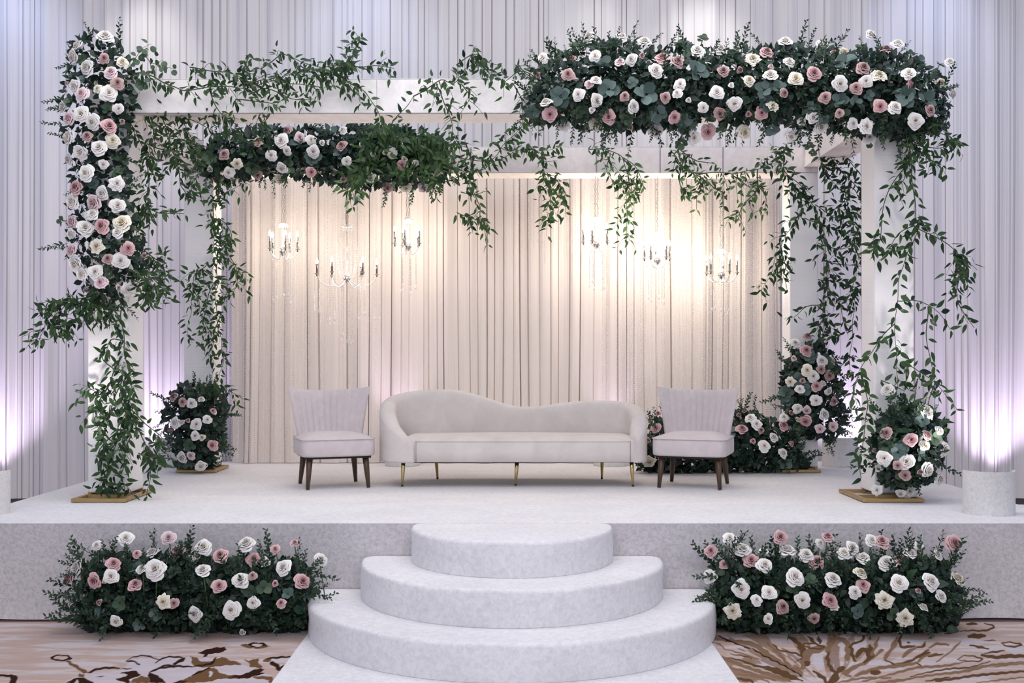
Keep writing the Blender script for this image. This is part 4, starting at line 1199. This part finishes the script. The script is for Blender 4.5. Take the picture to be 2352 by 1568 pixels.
arrangement('rose_garland', 'tall column of white, pink and mauve roses covering the top of the left front post', 'garland', FP,
    [(175,95),(215,75),(265,95),(290,140),(305,180),(310,240),(298,290),(292,320),(280,345),(282,385),(298,420),(300,480),(320,520),(330,570),(325,620),(295,655),(275,700),(230,690),(190,650),(165,600),(155,560),(165,510),(162,470),(170,420),(165,380),(157,340),(147,300),(152,260),(142,240),(150,200),(165,160),(162,120)],
    7.50, .22, 60, .20, A_R, 1300, 50, A_E, 24, None, (0, 0, .05), (.045, .075))
arrangement('rose_garland', 'large garland of roses and blue green eucalyptus along the right of the front beam', 'garland', FP,
    [(1205,240),(1232,200),(1240,155),(1285,130),(1330,122),(1370,100),(1420,100),(1480,110),(1560,115),(1600,112),(1660,125),(1720,120),(1800,112),(1860,108),(1930,125),(1990,117),(2050,127),(2110,147),(2150,172),(2175,220),(2180,278),(2140,308),(2060,318),(1990,306),(1920,296),(1850,288),(1790,284),(1740,268),(1690,276),(1620,274),(1560,284),(1500,290),(1440,296),(1380,282),(1330,286),(1290,282),(1250,278),(1212,265)],
    7.42, .34, 75, .24, B_R, 5200, 150, B_E, 170, None, (0, 0, .15), (.045, .08), hang=1)
arrangement('rose_garland', 'garland of roses in dense dark greenery along the left of the rear beam', 'garland', FP,
    [(455,360),(480,330),(530,310),(600,300),(680,300),(760,298),(850,295),(930,300),(1000,312),(1030,350),(1030,400),(990,420),(930,425),(870,425),(800,420),(740,415),(690,405),(620,400),(560,405),(510,410),(470,400)],
    9.36, .26, 55, .22, C_R, 2300, 90, [], 70, None, (0, -.1, -.1), (.055, .09), nlook=16, hang=1)
arrangement('rose_garland', 'upright cluster of mauve and white roses on the right rear post', 'garland', FP,
    [(1830,800),(1860,790),(1900,800),(1920,840),(1930,880),(1935,930),(1940,970),(1920,1000),(1880,1008),(1840,990),(1810,950),(1800,910),(1797,870),(1815,830)],
    9.40, .24, 55, .22, D_R, 1000, 50, [], 30, None, (0, 0, .05), (.05, .085), nlook=9)
arrangement('rose_garland', 'cluster of roses at the foot of the left rear post', 'garland', FP,
    [(385,910),(420,885),(470,890),(510,910),(515,950),(508,990),(515,1020),(490,1050),(478,1084),(410,1084),(402,1030),(390,1000),(378,960)],
    9.40, .22, 50, .18, E_R, 900, 45, [], 30, ST + .03, (0, 0, .05), (.05, .085), nlook=6)
arrangement('rose_garland', 'cluster of roses at the foot of the right front post', 'garland', FP,
    [(2030,960),(2080,930),(2130,940),(2170,980),(2165,1040),(2140,1090),(2090,1125),(2040,1110),(2012,1060),(2012,1000)],
    7.46, .24, 55, .20, F_R, 900, 60, [], 30, ST + .03, (0, 0, .1), (.045, .08), nlook=10)
arrangement('flower_hedge', 'low hedge of roses on the carpet left of the round steps', 'flower hedge', 'rose hedges against the stage',
    [(200,1300),(240,1278),(300,1285),(380,1275),(450,1290),(530,1290),(600,1298),(680,1290),(712,1320),(712,1350),(710,1420),(705,1450),(600,1458),(480,1460),(350,1458),(230,1452),(195,1440),(182,1390),(195,1340),(185,1300)],
    6.24, .20, 75, .16, G_R, 3600, 150, [], 190, 0.0, (0, 0, .35), (.04, .07), stems=True, nlook=10)
arrangement('flower_hedge', 'low hedge of roses on the carpet to the right of the round steps', 'flower hedge', 'rose hedges against the stage',
    [(1645,1310),(1680,1285),(1760,1290),(1850,1296),(1950,1294),(2050,1290),(2140,1288),(2185,1310),(2203,1350),(2200,1410),(2170,1455),(2100,1462),(2000,1460),(1900,1456),(1800,1460),(1720,1460),(1660,1452),(1646,1400)],
    6.24, .20, 75, .16, H_R, 3800, 160, [], 195, 0.0, (0, 0, .35), (.04, .07), stems=True, nlook=8)
arrangement('flower_hedge', 'low hedge of roses on the stage behind the right chair', 'flower hedge', 'rose hedges against the stage',
    [(1465,1075),(1475,1040),(1490,990),(1530,960),(1600,952),(1690,952),(1730,952),(1780,967),(1820,1000),(1840,1040),(1845,1080),(1780,1088),(1650,1088),(1520,1088)],
    9.42, .18, 60, .16, I_R, 2000, 90, [], 90, ST, (0, 0, .3), (.05, .09), nlook=8)

# ------------------------------------------------------------------ trailing vines
def vine(label, lines, d, leaf=(.055, .085), step_=8.5, shoots=.25, spread=12, mats=('smilax',), ddep=.05, maxl=300, name='smilax_vine', rad=.0045):
    """lines: stems as pixel polylines read at the vine's own distance d"""
    p0 = P(lines[0][0][0], lines[0][0][1], d)
    shoots *= .75; leaf = (leaf[0] * .74, leaf[1] * .86)
    root = thing(name, p0, label, 'vine', 'trailing vines on the canopy')
    cand = []
    def run(pts, level, dd):
        n = max(3, int(sum(math.dist(a, b) for a, b in zip(pts[:-1], pts[1:])) / step_))
        cp = catmull([(a, b, 0) for a, b in pts], n)
        ph = rng.uniform(0, 6)
        w = []
        for i, q in enumerate(cp):
            w.append(P(q[0] + 2 * math.sin(i * .9 + ph), q[1] + 2 * math.cos(i * .7 + ph), dd + ddep * math.sin(i * .23 + ph)))
        r0 = rad if level == 0 else rad * .5
        sm.tube([x - p0 for x in w], [r0 * (1 - .6 * i / n) for i in range(n)], 4)
        for i in range(n):
            t = (w[min(i + 1, n - 1)] - w[max(i - 1, 0)]).normalized()
            side = Vector((-t.z, 0, t.x)) * (1 if i % 2 else -1)
            for rep in range(rng.choice((1, 1, 1, 2) if level == 0 else (1, 1, 2))):
                sd = side if rep == 0 else -side
                off = abs(rng.gauss(0, spread * .5)) * d / F
                dr = sd * 1.0 + t * .45 + Vector((0, 0, -.55)) + RV(.4) + Vector((0, -.2, 0))
                nr = Vector((0, -1, .35)) + RV(.55)
                cand.append((w[i] + sd * off * .5 + Vector((0, rng.uniform(-.05, .03), 0)), dr, nr, rng.uniform(*leaf)))
            if level == 0 and rng.random() < shoots:
                L = rng.uniform(14, 38)
                an = math.atan2(cp[min(i + 1, n - 1)][1] - cp[max(i - 1, 0)][1], cp[min(i + 1, n - 1)][0] - cp[max(i - 1, 0)][0])
                an += rng.choice((-1, 1)) * rng.uniform(.5, 1.3)
                x, y = cp[i][0], cp[i][1]
                run([(x, y), (x + L * .5 * math.cos(an), y + L * .5 * math.sin(an)), (x + L * math.cos(an), y + L * math.sin(an) + L * .3)], 1, dd + rng.uniform(-.06, .03))
    for ln in lines:
        sm = MB()
        run(ln, 0, d + rng.uniform(-.04, .03))
        obj('stem', sm, 'vine_stem', root)
    rng.shuffle(cand)
    for k, (p, dr, nr, s) in enumerate(cand[:maxl]):
        link('leaf', rng.choice(LEAF[rng.choice(mats)]), root, None, frame(p - p0, dr, nr, s))
    rest = cand[maxl:]
    if rest:
        lv, lf = leaf_arrays(**SM[0]); V = []; Fq = []
        for k, (p, dr, nr, s) in enumerate(rest):
            A = np.array(frame(p - p0, dr, nr, s)); V.append(lv @ A[:3, :3].T + A[:3, 3]); Fq.append(lf + k * len(lv))
        o = link('foliage', np_mesh('foliage', np.concatenate(V), np.concatenate(Fq), 'smilax_leaf', True), root)
        o['kind'] = 'stuff'
    return root
D1, D2 = 7.66, 9.5
vine('vine running from the left front post along and above the front beam', [
    [(298,168),(345,172),(390,197),(440,207),(500,197),(545,202),(600,195),(650,176),(700,166),(760,152),(805,140),(826,88)],
    [(435,156),(490,162),(540,172),(580,190)], [(575,128),(560,160),(600,180)], [(600,160),(640,128),(672,132),(720,152),(770,160),(810,150)], [(800,152),(850,152),(904,155)],
    [(570,215),(620,205),(680,230),(722,225)], [(540,230),(600,232),(640,245)], [(760,160),(800,190),(840,212),(868,260),(882,292)], [(828,95),(800,140),(785,175),(800,225)], [(560,190),(620,185),(690,195),(740,205)], [(690,150),(740,175),(800,165)], [(480,205),(500,250),(520,275)]],
    D1, shoots=.42, step_=8, leaf=(.05, .08))
vine('pale thin sprig arching above the beam end beside the left post top', [[(300,160),(312,130),(325,112),(350,103)], [(325,112),(345,140),(365,148),(400,160)], [(330,120),(318,140)], [(340,165),(335,185),(320,190)]],
    7.7, shoots=.2, mats=('eucg',), leaf=(.045, .06), rad=.003)
vine('dense vine hanging from the left end of the front beam inside the post', [
    [(292,268),(320,320),(340,384),(335,476),(313,533),(330,590),(345,650),(340,690)], [(335,255),(352,300),(345,350),(355,400)], [(365,250),(385,300),(395,350),(430,400),(450,462)], [(400,240),(425,290),(445,330),(455,390)],
    [(480,235),(515,262),(532,300)], [(335,470),(370,490),(422,490)], [(340,490),(345,528)], [(600,238),(608,290),(590,335)], [(340,290),(400,320),(460,340)], [(340,330),(380,345),(430,350),(470,370)], [(405,270),(450,280),(490,300)], [(400,345),(415,420),(430,450)],
    [(350,592),(375,620),(382,672)], [(318,600),(335,640),(355,680)], [(330,575),(370,600),(380,585)]],
    7.86, shoots=.40, step_=8, leaf=(.05, .085))
vine('vine climbing the left rear post down to the roses at its foot', [
    [(510,405),(492,480),(488,520),(495,580),(500,640),(495,700),(507,780),(512,830),(495,880),(460,900)], [(490,590),(530,600),(543,650),(515,700)], [(480,600),(445,640),(440,700),(430,770)], [(490,650),(470,720),(482,780)], [(505,550),(540,610),(545,650)],
    [(455,885),(500,882),(530,900),(556,915)], [(470,620),(500,640),(530,655)], [(500,470),(520,440),(560,420)], [(440,650),(455,690),(470,760)], [(505,720),(490,780),(480,820)], [(500,500),(530,530),(525,570)]],
    9.46, shoots=.35, step_=7.5, leaf=(.055, .09))
vine('long vine trailing down the left front post to the gold base', [
    [(275,680),(280,740),(290,830),(302,890),(295,930),(272,1000),(252,1080),(236,1130)], [(290,930),(330,970),(368,1000),(372,1020)], [(295,955),(330,1010),(345,1070),(338,1140)], [(285,785),(255,780),(240,810)], [(275,830),(235,900),(190,882)],
    [(280,870),(245,960),(215,930)], [(270,990),(225,1040),(240,1062)], [(300,1000),(282,1070),(285,1130)], [(262,850),(240,830),(232,800)], [(255,930),(240,1000),(245,1050)], [(280,900),(290,960),(270,1040)], [(320,1040),(350,1050),(365,1040)], [(250,890),(215,940),(225,985)]],
    7.66, shoots=.30, step_=8.5, leaf=(.06, .095))
vine('spray of vine reaching sideways from under the roses of the left front post', [
    [(275,685),(230,690),(190,702),(150,690),(115,712),(100,755),(86,800)], [(205,700),(170,738),(160,765)], [(150,700),(122,730),(130,770)], [(140,690),(100,715)], [(240,680),(215,720),(195,745)], [(260,660),(200,680),(150,700)], [(270,700),(240,735),(215,750)], [(300,640),(330,660),(345,700)], [(310,620),(350,640),(380,670)]],
    7.58, shoots=.45, step_=7.5, leaf=(.055, .09))
vine('bright green vine spilling over the roses on the rear beam', [
    [(840,290),(900,310),(960,330),(1030,360)], [(830,300),(850,350),(840,400),(800,440)], [(880,300),(900,350),(930,400)], [(930,305),(980,350),(1010,400)], [(970,300),(1010,320),(1040,350)], [(860,330),(830,380),(810,420)], [(950,340),(960,390),(1000,420)], [(990,310),(1000,360),(1040,390)]],
    9.28, shoots=.6, step_=7, mats=('bright', 'bright', 'smilax'), leaf=(.07, .105))
vine('vine hanging in two strands from the middle of the rear beam', [
    [(1000,345),(1060,362),(1120,370),(1160,330),(1190,300),(1200,285)], [(1010,422),(1060,402),(1110,386),(1140,370),(1190,346),(1240,345),(1285,342)], [(1080,418),(1100,470),(1106,510),(1122,562)], [(1050,490),(1085,500),(1120,515)], [(1232,350),(1252,400),(1267,440),(1256,490),(1262,512)],
    [(1250,395),(1290,430),(1302,500)], [(1040,300),(1052,330),(1085,345)], [(1020,380),(1060,390),(1090,430)], [(1130,330),(1170,345),(1200,335)], [(1060,440),(1090,445),(1120,440)], [(1215,330),(1250,370),(1280,370)]],
    9.48, shoots=.38, step_=8, leaf=(.06, .095))
vine('vine with a long bare stem leaning across the middle of the front beam', [
    [(950,220),(1010,186),(1040,190),(1070,160),(1110,140),(1152,152)], [(1000,192),(1030,258),(1042,312)], [(1060,190),(1078,230),(1050,272)], [(1050,150),(1085,122),(1092,130)], [(1075,135),(1110,155),(1135,180)], [(900,285),(950,220)]],
    7.64, shoots=.35, step_=10, leaf=(.055, .085))
vine('short vine tip beside the left end of the large eucalyptus garland', [[(1240,185),(1200,165),(1160,185)], [(1180,190),(1197,230),(1205,275)], [(1190,150),(1210,170),(1230,180)]], 7.62, shoots=.3, step_=10, leaf=(.055, .08))
vine('light green strand hanging between the two right hand highest chandeliers', [
    [(1350,342),(1400,346),(1430,362),(1440,400),(1452,430),(1445,470),(1440,505),(1447,552)], [(1400,350),(1397,400),(1430,432)], [(1430,360),(1465,390),(1475,425)], [(1425,400),(1455,450)]],
    9.5, shoots=.34, step_=8, mats=('bright', 'smilax'), leaf=(.055, .085))
vine('woody vine along the right of the rear beam with short hanging shoots', [
    [(1540,345),(1580,392),(1650,397),(1700,396),(1750,385),(1790,360),(1806,330)], [(1570,350),(1562,420),(1572,452)], [(1600,400),(1640,432),(1660,440)], [(1742,390),(1735,440),(1702,480),(1690,502)], [(1740,420),(1760,460),(1756,490)], [(1570,380),(1610,420),(1600,450)], [(1560,340),(1600,370),(1640,375)], [(1680,400),(1720,430),(1740,425)]],
    9.5, shoots=.45, step_=8, mats=('bright', 'smilax', 'smilax'), leaf=(.05, .08), rad=.006)
vine('thick curtain of vine falling along the right rear post inside the canopy', [
    [(1805,340),(1800,390),(1842,430),(1870,480),(1890,530),(1900,600),(1902,650),(1896,720),(1912,770)], [(1900,350),(1930,392),(1970,430),(1985,470),(1962,500),(1966,580),(1960,650),(1962,710),(1955,790),(1950,860)], [(1820,420),(1842,480),(1820,520),(1790,570),(1770,630),(1746,672)],
    [(1790,560),(1802,600),(1798,650)], [(1900,600),(1950,610),(1992,612)], [(1880,640),(1930,650),(1995,672)], [(1895,702),(1855,705),(1820,728)], [(1895,725),(1875,762)], [(1880,345),(1900,400),(1950,460)], [(1930,340),(1960,380),(1990,420)], [(1850,500),(1900,520),(1960,540)], [(1870,470),(1920,500),(1960,490)], [(1880,560),(1930,570),(1970,560)], [(1940,420),(1945,480),(1930,540)], [(1895,650),(1930,700),(1940,760)]],
    9.2, shoots=.42, step_=9, leaf=(.06, .1))
vine('open airy vine draped down the right front post with looping stems', [
    [(2085,300),(2092,370),(2101,470),(2106,530),(2077,600),(2062,670),(2056,780),(2061,860),(2056,930)], [(2085,380),(2042,430),(2027,500),(2017,560),(2000,582)], [(2102,520),(2150,545),(2196,580),(2202,640),(2197,685),(2226,742)], [(2062,690),(2100,690),(2150,712),(2182,755)], [(2055,745),(2012,790),(1977,850),(1956,902)],
    [(1977,850),(1990,905),(1990,962),(1977,1040),(1976,1100)], [(2070,830),(2105,850),(2150,880),(2200,942)], [(2130,702),(2131,800),(2152,872)], [(2110,870),(2092,930),(2050,960)], [(2200,690),(2216,720),(2236,752)], [(2022,872),(2042,882),(2080,900)], [(2150,880),(2130,940),(2170,980)], [(2100,520),(2060,540),(2030,590)], [(2060,560),(2020,600)]],
    7.6, shoots=.16, step_=12, leaf=(.065, .105), spread=10, rad=.004)
vine('dark leafy bunch hanging from the right end of the large garland', [
    [(2095,310),(2130,300),(2170,310),(2195,322)], [(2100,330),(2150,342),(2180,330)], [(2110,345),(2140,370),(2150,400)], [(2080,300),(2090,350),(2080,400),(2060,430)], [(2195,580),(2205,610),(2195,660)], [(2190,590),(2220,605),(2215,640)]],
    7.55, shoots=.5, step_=8, leaf=(.055, .09))
